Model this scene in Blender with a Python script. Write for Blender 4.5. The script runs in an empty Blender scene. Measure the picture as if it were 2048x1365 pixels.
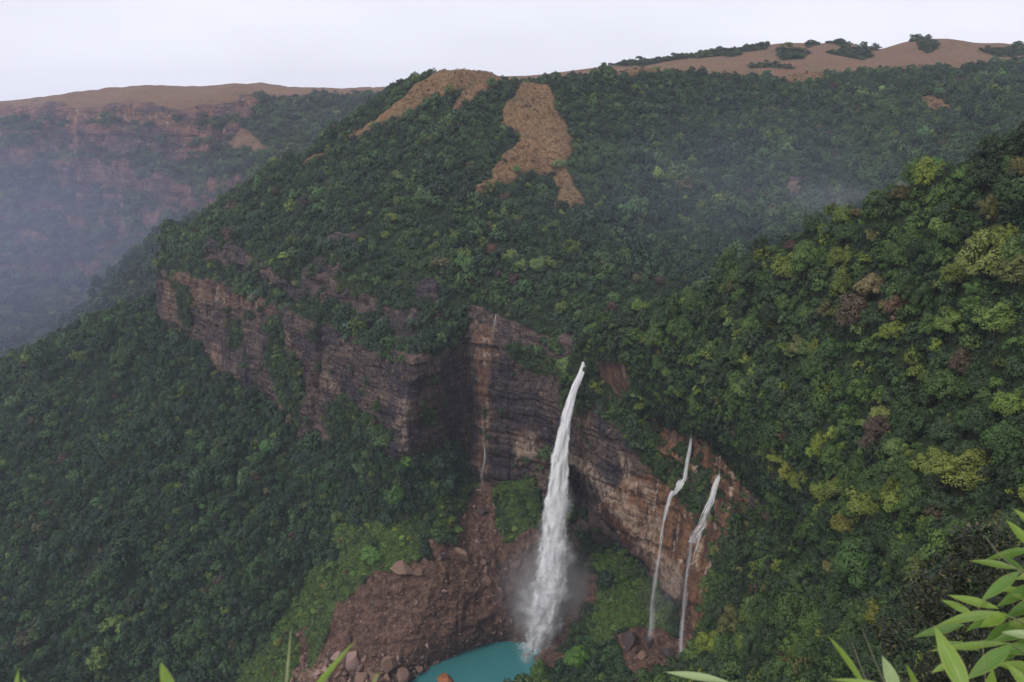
import bpy, bmesh, math, random
import numpy as np
from mathutils import Vector, Matrix
from mathutils.bvhtree import BVHTree

SC = bpy.context.scene
COL = SC.collection
R = math.radians

# ------------------------------------------------------------------ camera
W, H = 2048.0, 1365.0
F = 1607.0                       # focal length in photograph pixels
EYE = 205.0                      # photograph row of the true horizon
PITCH = math.atan((H / 2 - EYE) / F)
cam_d = bpy.data.cameras.new('camera')
cam = bpy.data.objects.new('camera', cam_d)
COL.objects.link(cam)
cam.location = (0, 0, 0)
cam.rotation_euler = (math.pi / 2 - PITCH, 0, 0)
cam_d.sensor_width = 36.0
cam_d.lens = 36.0 * F / W
cam_d.clip_start = 0.1
cam_d.clip_end = 20000
cam_d.dof.use_dof = True
cam_d.dof.focus_distance = 600.0
cam_d.dof.aperture_fstop = 5.6
SC.camera = cam

# ------------------------------------------------------------------ light
SUN_EL, SUN_AZ = 50.0, -140.0      # elevation, azimuth from +Y (negative = left)
world = bpy.data.worlds.new('World')
SC.world = world
world.use_nodes = True
wt = world.node_tree
wt.nodes.clear()
w_out = wt.nodes.new('ShaderNodeOutputWorld')
w_bg = wt.nodes.new('ShaderNodeBackground')
w_bg.inputs['Strength'].default_value = 0.1
w_sky = wt.nodes.new('ShaderNodeTexSky')
w_sky.sky_type = 'NISHITA'
w_sky.sun_disc = False
w_sky.sun_elevation = R(SUN_EL)
w_sky.sun_rotation = R(SUN_AZ)
w_sky.dust_density = 4.0
w_mix = wt.nodes.new('ShaderNodeMix'); w_mix.data_type = 'RGBA'
w_mix.inputs['Factor'].default_value = 0.93
# overcast veil: pale cloud layer, a touch bluer near the horizon
w_tc = wt.nodes.new('ShaderNodeTexCoord')
w_sep = wt.nodes.new('ShaderNodeSeparateXYZ')
w_ramp = wt.nodes.new('ShaderNodeValToRGB')
w_ramp.color_ramp.elements[0].position = 0.0
w_ramp.color_ramp.elements[0].color = (8.6, 8.7, 9.9, 1)
w_ramp.color_ramp.elements[1].position = 0.35
w_ramp.color_ramp.elements[1].color = (9.0, 9.1, 9.8, 1)
wt.links.new(w_tc.outputs['Generated'], w_sep.inputs[0])
wt.links.new(w_sep.outputs['Z'], w_ramp.inputs['Fac'])
wt.links.new(w_sky.outputs['Color'], w_mix.inputs['A'])
w_n = wt.nodes.new('ShaderNodeTexNoise')
w_n.inputs['Scale'].default_value = 2.2
w_n.inputs['Detail'].default_value = 5
w_map = wt.nodes.new('ShaderNodeMapping'); w_map.inputs['Scale'].default_value = (1, 1, 3.5)
wt.links.new(w_tc.outputs['Generated'], w_map.inputs[0])
wt.links.new(w_map.outputs[0], w_n.inputs['Vector'])
w_cl = wt.nodes.new('ShaderNodeMapRange')
for _k, _v in (('From Min', 0.3), ('From Max', 0.7), ('To Min', 0.90), ('To Max', 1.05)):
    w_cl.inputs[_k].default_value = _v
wt.links.new(w_n.outputs['Fac'], w_cl.inputs['Value'])
w_mul = wt.nodes.new('ShaderNodeMix'); w_mul.data_type = 'RGBA'; w_mul.blend_type = 'MULTIPLY'; w_mul.inputs['Factor'].default_value = 1
wt.links.new(w_ramp.outputs['Color'], w_mul.inputs['A'])
wt.links.new(w_cl.outputs['Result'], w_mul.inputs['B'])
wt.links.new(w_mul.outputs['Result'], w_mix.inputs['B'])
wt.links.new(w_mix.outputs['Result'], w_bg.inputs['Color'])
wt.links.new(w_bg.outputs[0], w_out.inputs['Surface'])

sun_d = bpy.data.lights.new('sun', 'SUN')
sun_d.energy = 1.5
sun_d.angle = R(14)
sun_d.color = (1.0, 0.95, 0.88)
sun = bpy.data.objects.new('sun', sun_d)
COL.objects.link(sun)
_d = Vector((math.sin(R(SUN_AZ)) * math.cos(R(SUN_EL)), math.cos(R(SUN_AZ)) * math.cos(R(SUN_EL)), math.sin(R(SUN_EL))))
sun.rotation_euler = _d.to_track_quat('Z', 'Y').to_euler()

SC.view_settings.view_transform = 'Standard'
SC.view_settings.look = 'None'
SC.view_settings.exposure = 0.14
SC.view_settings.gamma = 1.0
cy = SC.cycles
cy.use_denoising = True
cy.max_bounces = 5
cy.diffuse_bounces = 2
cy.glossy_bounces = 2
cy.transmission_bounces = 2
cy.volume_bounces = 1
cy.transparent_max_bounces = 24
cy.volume_step_rate = 4.0
cy.sample_clamp_indirect = 4.0

# ------------------------------------------------------------------ projection helpers
CP, SP = math.cos(PITCH), math.sin(PITCH)

def at(px, py, Y=None, z=None):
    """world point seen at a photograph pixel, at depth Y or at height z"""
    u = (px - W / 2) / F
    v = -(py - H / 2) / F
    dy = CP + v * SP
    dz = v * CP - SP
    k = Y / dy if Y is not None else z / dz
    return np.array((u * k, dy * k, dz * k))

def proj(P):
    P = np.asarray(P, float)
    y = P[..., 1] * CP - P[..., 2] * SP
    up = P[..., 1] * SP + P[..., 2] * CP
    y = np.where(y > 0.05, y, 0.05)
    return W / 2 + P[..., 0] / y * F, H / 2 - up / y * F

def ray(px, py):
    p = at(px, py, Y=1.0)
    return Vector(p).normalized()

# ------------------------------------------------------------------ noise
def _hash(ix, iy, iz, seed):
    h = (ix.astype(np.int64) * 374761393 + iy.astype(np.int64) * 668265263 + iz.astype(np.int64) * 2147483647 + seed * 1274126177) & 0xffffffff
    h = ((h ^ (h >> 13)) * 1274126177) & 0xffffffff
    h = ((h ^ (h >> 16)) * 2246822519) & 0xffffffff
    return ((h ^ (h >> 15)) & 0xffff) / 32767.5 - 1.0

def vnoise(P, seed=0):
    P = np.asarray(P, float)
    i = np.floor(P).astype(np.int64)
    f = P - i
    f = f * f * f * (f * (f * 6 - 15) + 10)
    out = 0
    for dx in (0, 1):
        wx = f[..., 0] if dx else 1 - f[..., 0]
        for dy in (0, 1):
            wy = f[..., 1] if dy else 1 - f[..., 1]
            for dz in (0, 1):
                wz = f[..., 2] if dz else 1 - f[..., 2]
                out = out + wx * wy * wz * _hash(i[..., 0] + dx, i[..., 1] + dy, i[..., 2] + dz, seed)
    return out

def fbm(P, scale, octaves=4, seed=0, gain=0.5, stretch=(1, 1, 1)):
    P = np.asarray(P, float) * (np.array(stretch) / scale)
    a, s, t = 1.0, 0, 0
    for o in range(octaves):
        s = s + a * vnoise(P + 17.3 * o, seed + o)
        t += a
        a *= gain
        P = P * 2.03
    return s / t

def ridged(P, scale, octaves=3, seed=0, stretch=(1, 1, 1)):
    P = np.asarray(P, float) * (np.array(stretch) / scale)
    a, s, t = 1.0, 0, 0
    for o in range(octaves):
        s = s + a * (1 - np.abs(vnoise(P + 11.7 * o, seed + o)) * 1.6)
        t += a
        a *= 0.5
        P = P * 2.1
    return s / t

# ------------------------------------------------------------------ lofted terrain sheets
def _pchip(x, Y, xs):
    """monotone cubic through Y (n, ...) at x (n,), sampled at xs"""
    n = len(x)
    sh = (-1,) + (1,) * (Y.ndim - 1)
    h = np.diff(x).reshape(sh)
    d = np.diff(Y, axis=0) / h
    m = np.zeros_like(Y)
    if n > 2:
        a, b = d[:-1], d[1:]
        w1 = 2 * h[1:] + h[:-1]
        w2 = h[1:] + 2 * h[:-1]
        with np.errstate(divide='ignore', invalid='ignore'):
            hm = (w1 + w2) / (w1 / a + w2 / b)
        cr = (a * h[1:] + b * h[:-1]) / (h[1:] + h[:-1])
        hm = np.where(a * b > 0, np.nan_to_num(hm), 0)
        m[1:-1] = 0.55 * hm + 0.45 * cr
    m[0] = d[0]
    m[-1] = d[-1]
    k = np.clip(np.searchsorted(x, xs, 'right') - 1, 0, n - 2)
    t = ((xs - x[k]) / np.diff(x)[k]).reshape(sh)
    hk = np.diff(x)[k].reshape(sh)
    t2, t3 = t * t, t * t * t
    return (2 * t3 - 3 * t2 + 1) * Y[k] + (t3 - 2 * t2 + t) * hk * m[k] + (-2 * t3 + 3 * t2) * Y[k + 1] + (t3 - t2) * hk * m[k + 1]

def loft(rows, nu, nv):
    A = np.array(rows, float)                      # rows, cols, 3
    cu = np.concatenate([[0], np.cumsum(np.linalg.norm(np.diff(A, axis=1), axis=2).mean(0))])
    G = _pchip(cu, A.transpose(1, 0, 2), np.linspace(0, cu[-1], nu))     # nu, rows, 3
    cv = np.concatenate([[0], np.cumsum(np.linalg.norm(np.diff(A, axis=0), axis=2).mean(1))])
    return _pchip(cv, G.transpose(1, 0, 2), np.linspace(0, cv[-1], nv))  # nv, nu, 3

def grid_normals(G):
    du = np.gradient(G, axis=1)
    dv = np.gradient(G, axis=0)
    n = np.cross(du, dv)
    n /= np.linalg.norm(n, axis=2, keepdims=True) + 1e-9
    # face the camera on average
    if np.mean(np.sum(n * -G, axis=2)) < 0:
        n = -n
    return n

def in_poly(X, Y, poly):
    ins = np.zeros(X.shape, bool)
    n = len(poly)
    for i in range(n):
        x1, y1 = poly[i]
        x2, y2 = poly[(i + 1) % n]
        if y1 == y2:
            continue
        c = ((y1 > Y) != (y2 > Y)) & (X < (x2 - x1) * (Y - y1) / (y2 - y1) + x1)
        ins ^= c
    return ins

def mask(P, polys, warp=8.0, wscale=25.0, seed=5):
    """is this piece of ground inside one of the outlined cover patches"""
    X, Y = proj(P)
    wx = fbm(P, wscale, 3, seed) * warp
    wy = fbm(P, wscale, 3, seed + 40) * warp
    m = np.zeros(X.shape, bool)
    for p in polys:
        m |= in_poly(X + wx, Y + wy, p)
    return m

def seg_dist(X, Y, line):
    d = np.full(X.shape, 1e9)
    for (x1, y1), (x2, y2) in zip(line[:-1], line[1:]):
        vx, vy = x2 - x1, y2 - y1
        t = np.clip(((X - x1) * vx + (Y - y1) * vy) / (vx * vx + vy * vy), 0, 1)
        d = np.minimum(d, np.hypot(X - x1 - t * vx, Y - y1 - t * vy))
    return d

def make_mesh(name, V, Fq, mat=None, smooth=True, attrs=None, colors=None):
    me = bpy.data.meshes.new(name)
    V = np.ascontiguousarray(V, np.float32).reshape(-1, 3)
    Fq = np.ascontiguousarray(Fq, np.int32)
    k = Fq.shape[1]
    me.vertices.add(len(V))
    me.vertices.foreach_set('co', V.ravel())
    me.loops.add(Fq.size)
    me.loops.foreach_set('vertex_index', Fq.ravel())
    me.polygons.add(len(Fq))
    me.polygons.foreach_set('loop_start', np.arange(0, Fq.size, k, dtype=np.int32))
    me.polygons.foreach_set('loop_total', np.full(len(Fq), k, np.int32))
    me.polygons.foreach_set('use_smooth', np.full(len(Fq), smooth))
    for a, val in (attrs or {}).items():
        at_ = me.attributes.new(a, 'FLOAT', 'POINT')
        at_.data.foreach_set('value', np.ascontiguousarray(val, np.float32).ravel())
    for a, val in (colors or {}).items():
        at_ = me.attributes.new(a, 'FLOAT_COLOR', 'POINT')
        c = np.ones((len(V), 4), np.float32)
        c[:, :3] = np.asarray(val).reshape(-1, 3)
        at_.data.foreach_set('color', c.ravel())
    me.update(calc_edges=True)
    me.validate()
    if mat:
        me.materials.append(mat)
    return me

def grid_faces(nv, nu):
    i = np.arange(nv * nu).reshape(nv, nu)
    return np.stack([i[:-1, :-1], i[:-1, 1:], i[1:, 1:], i[1:, :-1]], -1).reshape(-1, 4)

def link(name, me, parent=None):
    o = bpy.data.objects.new(name, me)
    COL.objects.link(o)
    if parent:
        o.parent = parent
    return o

def tag(o, label=None, cat=None, group=None, kind=None):
    if label: o['label'] = label
    if cat: o['category'] = cat
    if group: o['group'] = group
    if kind: o['kind'] = kind
    return o

BVH = {}
SHEETS = {}

def sheet(name, G, mat, attrs, label, cat):
    nv, nu = G.shape[:2]
    n = grid_normals(G)
    Fq = grid_faces(nv, nu)
    a, b, c = G.reshape(-1, 3)[Fq[0, 0]], G.reshape(-1, 3)[Fq[0, 1]], G.reshape(-1, 3)[Fq[0, 3]]
    if np.dot(np.cross(b - a, c - a), n[0, 0]) < 0:
        Fq = Fq[:, ::-1]
    me = make_mesh(name, G, Fq, mat, True, attrs)
    o = link(name, me)
    tag(o, label, cat, kind='structure')
    BVH[name] = BVHTree.FromPolygons([tuple(v) for v in G.reshape(-1, 3)], [tuple(f) for f in Fq.tolist()])
    SHEETS[name] = dict(G=G, n=n)
    return o

def cast(px, py, names=None):
    best = None
    d = ray(px, py)
    for k in (names or BVH):
        h = BVH[k].ray_cast(Vector((0, 0, 0)), d)
        if h[0] is not None and (best is None or h[3] < best[3]):
            best = (h[0], h[1], k, h[3])
    return best

# ------------------------------------------------------------------ material helpers
def new_mat(name):
    m = bpy.data.materials.new(name)
    m.use_nodes = True
    nt = m.node_tree
    nt.nodes.clear()
    return m, nt, nt.nodes, nt.links

class NB:
    """small node builder"""
    def __init__(s, name):
        s.m, s.nt, s.N, s.L = new_mat(name)
        s.out = s.N.new('ShaderNodeOutputMaterial')
        s.pos = None
    def put(s, sock, v):
        if isinstance(v, bpy.types.NodeSocket):
            s.L.new(v, sock)
        elif v is not None:
            if isinstance(v, tuple) and len(v) == 3 and sock.type == 'RGBA':
                v = v + (1,)
            sock.default_value = v
    def coord(s, scale=(1, 1, 1)):
        if s.pos is None:
            s.pos = s.N.new('ShaderNodeTexCoord').outputs['Object']
        mp = s.N.new('ShaderNodeMapping')
        mp.inputs['Scale'].default_value = scale
        s.L.new(s.pos, mp.inputs[0])
        return mp.outputs[0]
    def noise(s, scale, stretch=(1, 1, 1), detail=4, rough=0.55, dist=0.0, vec=None):
        n = s.N.new('ShaderNodeTexNoise')
        n.inputs['Scale'].default_value = scale
        n.inputs['Detail'].default_value = detail
        n.inputs['Roughness'].default_value = rough
        n.inputs['Distortion'].default_value = dist
        s.L.new(vec or s.coord(stretch), n.inputs['Vector'])
        return n.outputs['Fac']
    def voronoi(s, scale, stretch=(1, 1, 1), feature='F1', out='Distance'):
        n = s.N.new('ShaderNodeTexVoronoi')
        n.feature = feature
        n.inputs['Scale'].default_value = scale
        s.L.new(s.coord(stretch), n.inputs['Vector'])
        return n.outputs[out]
    def ramp(s, fac, lo, hi, a=0.0, b=1.0):
        n = s.N.new('ShaderNodeMapRange')
        n.interpolation_type = 'SMOOTHSTEP'
        for k, v in (('From Min', lo), ('From Max', hi), ('To Min', a), ('To Max', b)):
            n.inputs[k].default_value = v
        s.put(n.inputs['Value'], fac)
        return n.outputs['Result']
    def mix(s, fac, a, b):
        n = s.N.new('ShaderNodeMix')
        n.data_type = 'RGBA'
        s.put(n.inputs['Factor'], fac)
        s.put(n.inputs['A'], a)
        s.put(n.inputs['B'], b)
        return n.outputs['Result']
    def mul(s, a, b):
        n = s.N.new('ShaderNodeMix')
        n.data_type = 'RGBA'
        n.blend_type = 'MULTIPLY'
        n.inputs['Factor'].default_value = 1
        s.put(n.inputs['A'], a)
        s.put(n.inputs['B'], b)
        return n.outputs['Result']
    def math(s, op, a, b=None):
        n = s.N.new('ShaderNodeMath')
        n.operation = op
        s.put(n.inputs[0], a)
        if b is not None:
            s.put(n.inputs[1], b)
        return n.outputs[0]
    def attr(s, name, out='Fac', kind='GEOMETRY'):
        n = s.N.new('ShaderNodeAttribute')
        n.attribute_name = name
        n.attribute_type = kind
        return n.outputs[out]
    def bump(s, h, strength=0.5, dist=1.0):
        n = s.N.new('ShaderNodeBump')
        n.inputs['Strength'].default_value = strength
        n.inputs['Distance'].default_value = dist
        s.L.new(h, n.inputs['Height'])
        return n.outputs[0]
    def principled(s, col, rough=0.9, normal=None, spec=0.2):
        n = s.N.new('ShaderNodeBsdfPrincipled')
        s.put(n.inputs['Base Color'], col)
        s.put(n.inputs['Roughness'], rough)
        n.inputs['Specular IOR Level'].default_value = spec
        if normal is not None:
            s.L.new(normal, n.inputs['Normal'])
        return n
    def finish(s, sh):
        s.L.new(sh if isinstance(sh, bpy.types.NodeSocket) else sh.outputs[0], s.out.inputs['Surface'])
        return s.m

# terrain: forest floor, dry grass, bedrock, low green growth; cover comes from vertex attributes
def terrain_mat(name, rock_a, rock_b, rock_c, grass_a=(0.235, 0.140, 0.072), grass_b=(0.175, 0.110, 0.056), fine=1.0):
    b = NB(name)
    # bedrock
    strata = b.noise(0.22 * fine, (0.10, 0.10, 1.6), 5, 0.65, 0.6)
    streak = b.noise(0.16 * fine, (1.0, 1.0, 0.07), 5, 0.65, 0.8)
    blot = b.noise(0.018 * fine, (1, 1, 1.3), 5, 0.6, 0.5)
    fine_n = b.noise(0.7 * fine, (1, 1, 1), 5, 0.7)
    rk = b.mix(b.ramp(blot, 0.42, 0.60), rock_a, rock_b)
    rk = b.mix(b.ramp(streak, 0.52, 0.66, 0, 0.8), rk, rock_a)
    rk = b.mix(b.math('MULTIPLY', b.ramp(strata, 0.56, 0.66, 0, 0.9), b.ramp(b.noise(0.05 * fine, (1, 1, 1), 5, 0.7), 0.48, 0.62)), rk, rock_c)
    rk = b.mix(b.ramp(b.noise(0.14 * fine, (1, 1, 1), 6, 0.75, 0.8), 0.555, 0.67, 0, 0.75), rk, rock_c)
    rk = b.mix(b.ramp(b.noise(0.30 * fine, (1, 1, 0.10), 4, 0.7, 1.2), 0.60, 0.70, 0, 0.7), rk, rock_c)
    rk = b.mul(rk, b.mix(fine_n, (0.25, 0.25, 0.25), (1.75, 1.75, 1.75)))
    ck = b.math('ABSOLUTE', b.math('SUBTRACT', b.noise(0.07 * fine, (1, 1, 0.16), 5, 0.6, 0.4), 0.5))
    rk = b.mul(rk, b.mix(b.ramp(ck, 0.004, 0.020), (0.25, 0.25, 0.28), (1, 1, 1)))
    ck2 = b.math('ABSOLUTE', b.math('SUBTRACT', b.noise(0.05 * fine, (0.35, 0.35, 2.6), 4, 0.6, 0.3), 0.5))
    rk = b.mul(rk, b.mix(b.ramp(ck2, 0.004, 0.022), (0.35, 0.33, 0.36), (1, 1, 1)))
    wet = b.attr('m_warm')
    warm = b.mix(b.ramp(streak, 0.40, 0.60), (0.22, 0.115, 0.060), (0.10, 0.055, 0.040))
    warm = b.mix(b.ramp(b.noise(0.12 * fine, (1, 1, 0.10), 4, 0.6, 0.5), 0.55, 0.68), warm, (0.42, 0.33, 0.25))
    warm = b.mix(b.ramp(b.noise(0.10 * fine, (1, 1, 0.06), 5, 0.7, 0.4), 0.54, 0.62, 0, 0.85), warm, (0.040, 0.032, 0.034))
    warm = b.mul(warm, b.mix(fine_n, (0.55, 0.55, 0.55), (1.4, 1.4, 1.4)))
    rk = b.mix(wet, rk, warm)
    pale = b.mul(b.mix(b.noise(0.4 * fine, (1, 1, 0.4), 5, 0.7), (0.21, 0.14, 0.10), (0.41, 0.32, 0.25)), b.mix(fine_n, (0.55, 0.55, 0.55), (1.35, 1.35, 1.35)))
    rk = b.mix(b.math('MULTIPLY', b.attr('m_pale'), b.ramp(b.noise(0.22 * fine, (1, 1, 0.25), 6, 0.75), 0.42, 0.56)), rk, pale)
    # rubble earth
    er = b.mix(b.noise(0.05, (1, 1, 1), 5, 0.65), (0.062, 0.034, 0.025), (0.200, 0.118, 0.083))
    er = b.mul(er, b.mix(b.noise(0.6, (1, 1, 1), 6, 0.8), (0.15, 0.15, 0.15), (1.8, 1.8, 1.8)))
    er = b.mul(er, b.mix(b.ramp(b.noise(0.16, (1, 1, 1), 6, 0.75, 0.6), 0.35, 0.65), (0.45, 0.45, 0.45), (1.3, 1.3, 1.3)))
    # dry grass
    gr = b.mix(b.noise(0.02, (1, 1, 1), 5, 0.6), grass_a, grass_b)
    gr = b.mix(b.ramp(b.noise(0.07, (1, 1, 1), 5, 0.7), 0.50, 0.70, 0, 0.65), gr, (0.075, 0.060, 0.032))
    gr = b.mix(b.ramp(b.noise(0.028, (1, 1, 1), 6, 0.7, 0.5), 0.50, 0.66, 0, 0.55), gr, (0.105, 0.100, 0.048))
    gr = b.mul(gr, b.mix(b.noise(0.35, (1, 1, 0.4), 5, 0.75), (0.45, 0.45, 0.45), (1.5, 1.5, 1.5)))
    # low green growth
    gn = b.mix(b.noise(0.06, (1, 1, 1), 5, 0.65), (0.040, 0.075, 0.020), (0.095, 0.135, 0.036))
    gn = b.mul(gn, b.mix(b.noise(0.5, (1, 1, 1), 5, 0.75), (0.3, 0.3, 0.3), (1.55, 1.55, 1.55)))
    fl = b.mix(b.noise(0.1, (1, 1, 1), 4), (0.010, 0.014, 0.008), (0.022, 0.024, 0.013))
    c = b.mix(b.attr('m_green'), fl, gn)
    c = b.mix(b.attr('m_grass'), c, gr)
    c = b.mix(b.attr('m_earth'), c, er)
    c = b.mix(b.attr('m_rock'), c, rk)
    h = b.math('ADD', b.noise(0.25 * fine, (1, 1, 1.8), 8, 0.72), b.math('MULTIPLY', strata, 0.8))
    return b.finish(b.principled(c, 0.88, b.bump(h, 0.9, 2.5 / fine), 0.15))

MAT = {}
MAT['terrain'] = terrain_mat('weathered sandstone and forest floor', (0.046, 0.037, 0.044), (0.108, 0.078, 0.064), (0.25, 0.172, 0.105))
MAT['far'] = terrain_mat('distant escarpment', (0.060, 0.042, 0.045), (0.19, 0.095, 0.068), (0.30, 0.185, 0.13), (0.205, 0.118, 0.072), (0.155, 0.092, 0.058), fine=0.35)

def pts(*rows):
    return [[at(p[0], p[1], Y=p[2]) if p[2] > 0 else at(p[0], p[1], z=p[2]) for p in r] for r in rows]

def back(row, dx=0, dy=0, dz=0):
    return [p + np.array((dx, dy, dz)) for p in row]

def attrs_of(shape, **k):
    d = {}
    for a in ('m_rock', 'm_grass', 'm_green', 'm_earth', 'm_warm', 'm_pale'):
        v = k.get(a)
        d[a] = np.zeros(shape) if v is None else v.astype(float)
    return d

def soft(m, it=1):
    m = m.astype(float)
    for _ in range(it):
        p = np.pad(m, 1, mode='edge')
        m = (p[:-2, 1:-1] + p[2:, 1:-1] + p[1:-1, :-2] + p[1:-1, 2:] + 2 * p[1:-1, 1:-1]) / 6
    return m

# ================================================================== TERRAIN
# ---- main hill with its grassy spur (crest to upper cliff rim)
GRASS = [
    [(1045, 162), (1100, 166), (1112, 215), (1138, 250), (1143, 300), (1132, 322), (1150, 370), (1172, 398), (1150, 414), (1105, 416),
     (1122, 382), (1100, 352), (1060, 338), (1000, 362), (982, 352), (1003, 302), (1042, 282), (1038, 258), (1000, 244), (1004, 210), (1032, 184)],
    [(905, 130), (1000, 138), (1005, 158), (960, 182), (930, 206), (903, 216), (908, 196), (945, 166), (900, 178), (845, 208), (775, 238), (712, 268), (690, 272),
     (752, 236), (790, 204), (822, 172), (860, 145)],
    [(610, 318), (668, 284), (664, 292), (600, 328)],
    [(1130, 135), (1260, 122), (1500, 122), (1545, 140), (1440, 138), (1300, 142), (1180, 152)],
    [(1536, 128), (1650, 128), (1645, 160), (1590, 166), (1545, 150)],
    [(1840, 190), (1880, 192), (1905, 208), (1870, 218), (1846, 208)],
    [(955, 368), (990, 352), (998, 362), (950, 386)],
    [(1680, 100), (1960, 118), (1965, 128), (1800, 136), (1650, 135)],
]
hill_rows = pts(
    [(330, 440, 1330), (345, 452, 1325), (470, 372, 1320), (610, 296, 1330), (745, 200, 1400), (895, 143, 1430), (1010, 155, 1450), (1110, 152, 1500), (1300, 142, 1600), (1540, 152, 1700), (1750, 140, 1750), (2150, 116, 1760)],
    [(322, 480, 1300), (332, 486, 1290), (470, 424, 1250), (610, 362, 1240), (745, 290, 1250), (900, 240, 1270), (1000, 245, 1280), (1110, 250, 1310), (1300, 240, 1390), (1540, 220, 1500), (1750, 205, 1520), (2150, 190, 1480)],
    [(316, 508, 1290), (324, 512, 1276), (465, 465, 1190), (605, 440, 1130), (745, 405, 1100), (890, 390, 1095), (1000, 385, 1095), (1110, 390, 1100), (1300, 365, 1150), (1540, 300, 1270), (1750, 275, 1300), (2150, 255, 1240)],
    [(312, 528, 1280), (320, 528, 1268), (425, 486, 1172), (575, 535, 1040), (715, 560, 968), (850, 585, 925), (960, 575, 935), (1060, 560, 925), (1260, 510, 955), (1500, 420, 1060), (1700, 355, 1100), (2150, 330, 1050)],
    [(312, 545, 1276), (318, 546, 1264), (420, 520, 1166), (565, 575, 1030), (705, 620, 952), (845, 660, 890), (940, 605, 925), (1060, 645, 888), (1200, 645, 835), (1440, 530, 925), (1620, 420, 1010), (2150, 400, 980)],
    [(318, 562, 1290), (322, 566, 1262), (410, 552, 1158), (555, 612, 1008), (700, 672, 905), (830, 712, 832), (925, 660, 905), (1050, 685, 888), (1172, 712, 805), (1380, 585, 880), (1560, 470, 960), (2150, 470, 930)],
    [(330, 590, 1320), (334, 590, 1280), (430, 590, 1180), (575, 650, 1035), (715, 700, 930), (850, 735, 860), (940, 690, 935), (1060, 715, 915), (1195, 745, 835), (1400, 640, 890), (1580, 540, 970), (2150, 540, 930)])
hill_rows = [back(hill_rows[0], 0, 500, -330), back(hill_rows[0], 0, 90, -22)] + hill_rows
HU, HV = 820, 470
G = loft(hill_rows, HU, HV)
n = grid_normals(G)
big = fbm(G, 130, 4, 3)
# ravines running down the fall line
rav = ridged(G, 85, 3, 9, (1, 0.45, 0.45))
hx, hy = proj(G)
rimfade = np.clip((np.arange(HV)[:, None] / HV - 0.80) / 0.15, 0, 1)
crest = np.clip((np.arange(HV)[:, None] / HV - 0.30) / 0.1, 0, 1)
lefty = np.clip((hx - 330) / 120, 0, 1)
disp = (big * 9 - (rav - 0.55) * 13 * crest) * (1 - 0.7 * rimfade) * (0.25 + 0.75 * lefty)
G = G + n * disp[..., None] + n * (fbm(G, 14, 3, 21) * 1.2)[..., None]
hill_grass = mask(G, GRASS, 9, 22)
HROCK = [
    [(405, 492), (440, 480), (480, 492), (560, 545), (600, 575), (655, 585), (700, 572), (760, 600), (800, 640), (795, 690), (760, 650), (700, 615), (640, 600), (590, 590), (560, 580), (500, 548), (420, 520)],
    [(620, 510), (680, 505), (690, 560), (640, 600), (600, 570)],
    [(780, 620), (830, 600), (850, 640), (835, 690), (790, 680)],
    [(930, 605), (1000, 625), (1060, 650), (1110, 680), (1110, 720), (930, 720)],
    [(655, 460), (720, 462), (700, 485), (650, 480)],
    [(835, 555), (880, 560), (875, 590), (835, 590)],
    [(1130, 660), (1185, 690), (1200, 740), (1120, 740)],
    [(1580, 330), (1620, 345), (1612, 385), (1570, 385)],
    [(300, 520), (335, 530), (350, 600), (300, 600)],
]
hill_rock = mask(G, HROCK, 12, 25) & ~hill_grass & (fbm(G, 16, 3, 37) > -0.32)
hill_forest = ~(hill_grass | hill_rock)
st = np.floor(G[..., 2] / 7 + fbm(G, 60, 2, 8) * 0.8)
G = G + n * (soft(hill_rock, 2) * (fbm(np.stack([G[..., 0] * .02, G[..., 1] * .02, st * 3.1], -1), 1, 2, 31) * 8 + fbm(G, 9, 4, 33) * 5))[..., None]
G[..., 2] -= soft(hill_forest, 4) * 6.5
sheet('hill', G, MAT['terrain'], attrs_of(G.shape[:2], m_rock=soft(hill_rock), m_grass=soft(hill_grass), m_green=soft(hill_forest) * 0.25),
      'large forested hill with a dry orange grass spur above the waterfall cliff', 'hill')
SHEETS['hill']['forest'] = hill_forest & (soft(hill_grass, 6) < 0.30)

# ---- the long sandstone cliff, from the misty left corner round the falls to the right hand overhang
rim = [(345, 560, 1420), (314, 566, 1268), (380, 545, 1188), (450, 566, 1118), (560, 610, 1005), (640, 645, 938), (760, 690, 868), (832, 712, 822), (868, 716, 850), (925, 680, 898), (955, 628, 915), (1050, 682, 878), (1150, 728, 812), (1176, 722, 792), (1232, 795, 765), (1300, 832, 732), (1385, 862, 688), (1440, 918, 648), (1497, 985, 606), (1570, 1040, 560)]
up = [(345, 575, 1416), (315, 590, 1262), (383, 580, 1172), (446, 610, 1103), (556, 650, 993), (636, 700, 926), (754, 740, 858), (826, 765, 814), (868, 765, 843), (925, 740, 893), (957, 700, 895), (1050, 745, 866), (1146, 785, 812), (1166, 800, 800), (1224, 850, 764), (1292, 900, 729), (1376, 945, 684), (1432, 985, 646), (1488, 1050, 600), (1560, 1100, 555)]
mid = [(345, 610, 1414), (316, 620, 1258), (386, 620, 1168), (441, 670, 1100), (553, 715, 990), (628, 780, 922), (745, 800, 858), (815, 830, 812), (868, 830, 843), (925, 830, 892), (962, 820, 885), (1050, 830, 860), (1136, 855, 812), (1150, 870, 800), (1210, 925, 768), (1280, 990, 731), (1362, 1055, 688), (1415, 1070, 640), (1470, 1120, 592), (1540, 1170, 545)]
low = [(345, 660, 1416), (318, 660, 1262), (390, 668, 1172), (436, 742, 1100), (552, 790, 992), (618, 885, 922), (738, 890, 860), (805, 918, 812), (868, 912, 846), (925, 942, 893), (965, 965, 880), (1045, 930, 862), (1120, 930, 832), (1142, 925, 800), (1200, 990, 776), (1264, 1062, 742), (1342, 1178, 690), (1385, 1200, 648), (1440, 1200, 590), (1500, 1240, 540)]
cl = pts(rim, up, mid, low)
cl = [back(cl[0], 0, 45, -4)] + cl
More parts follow.
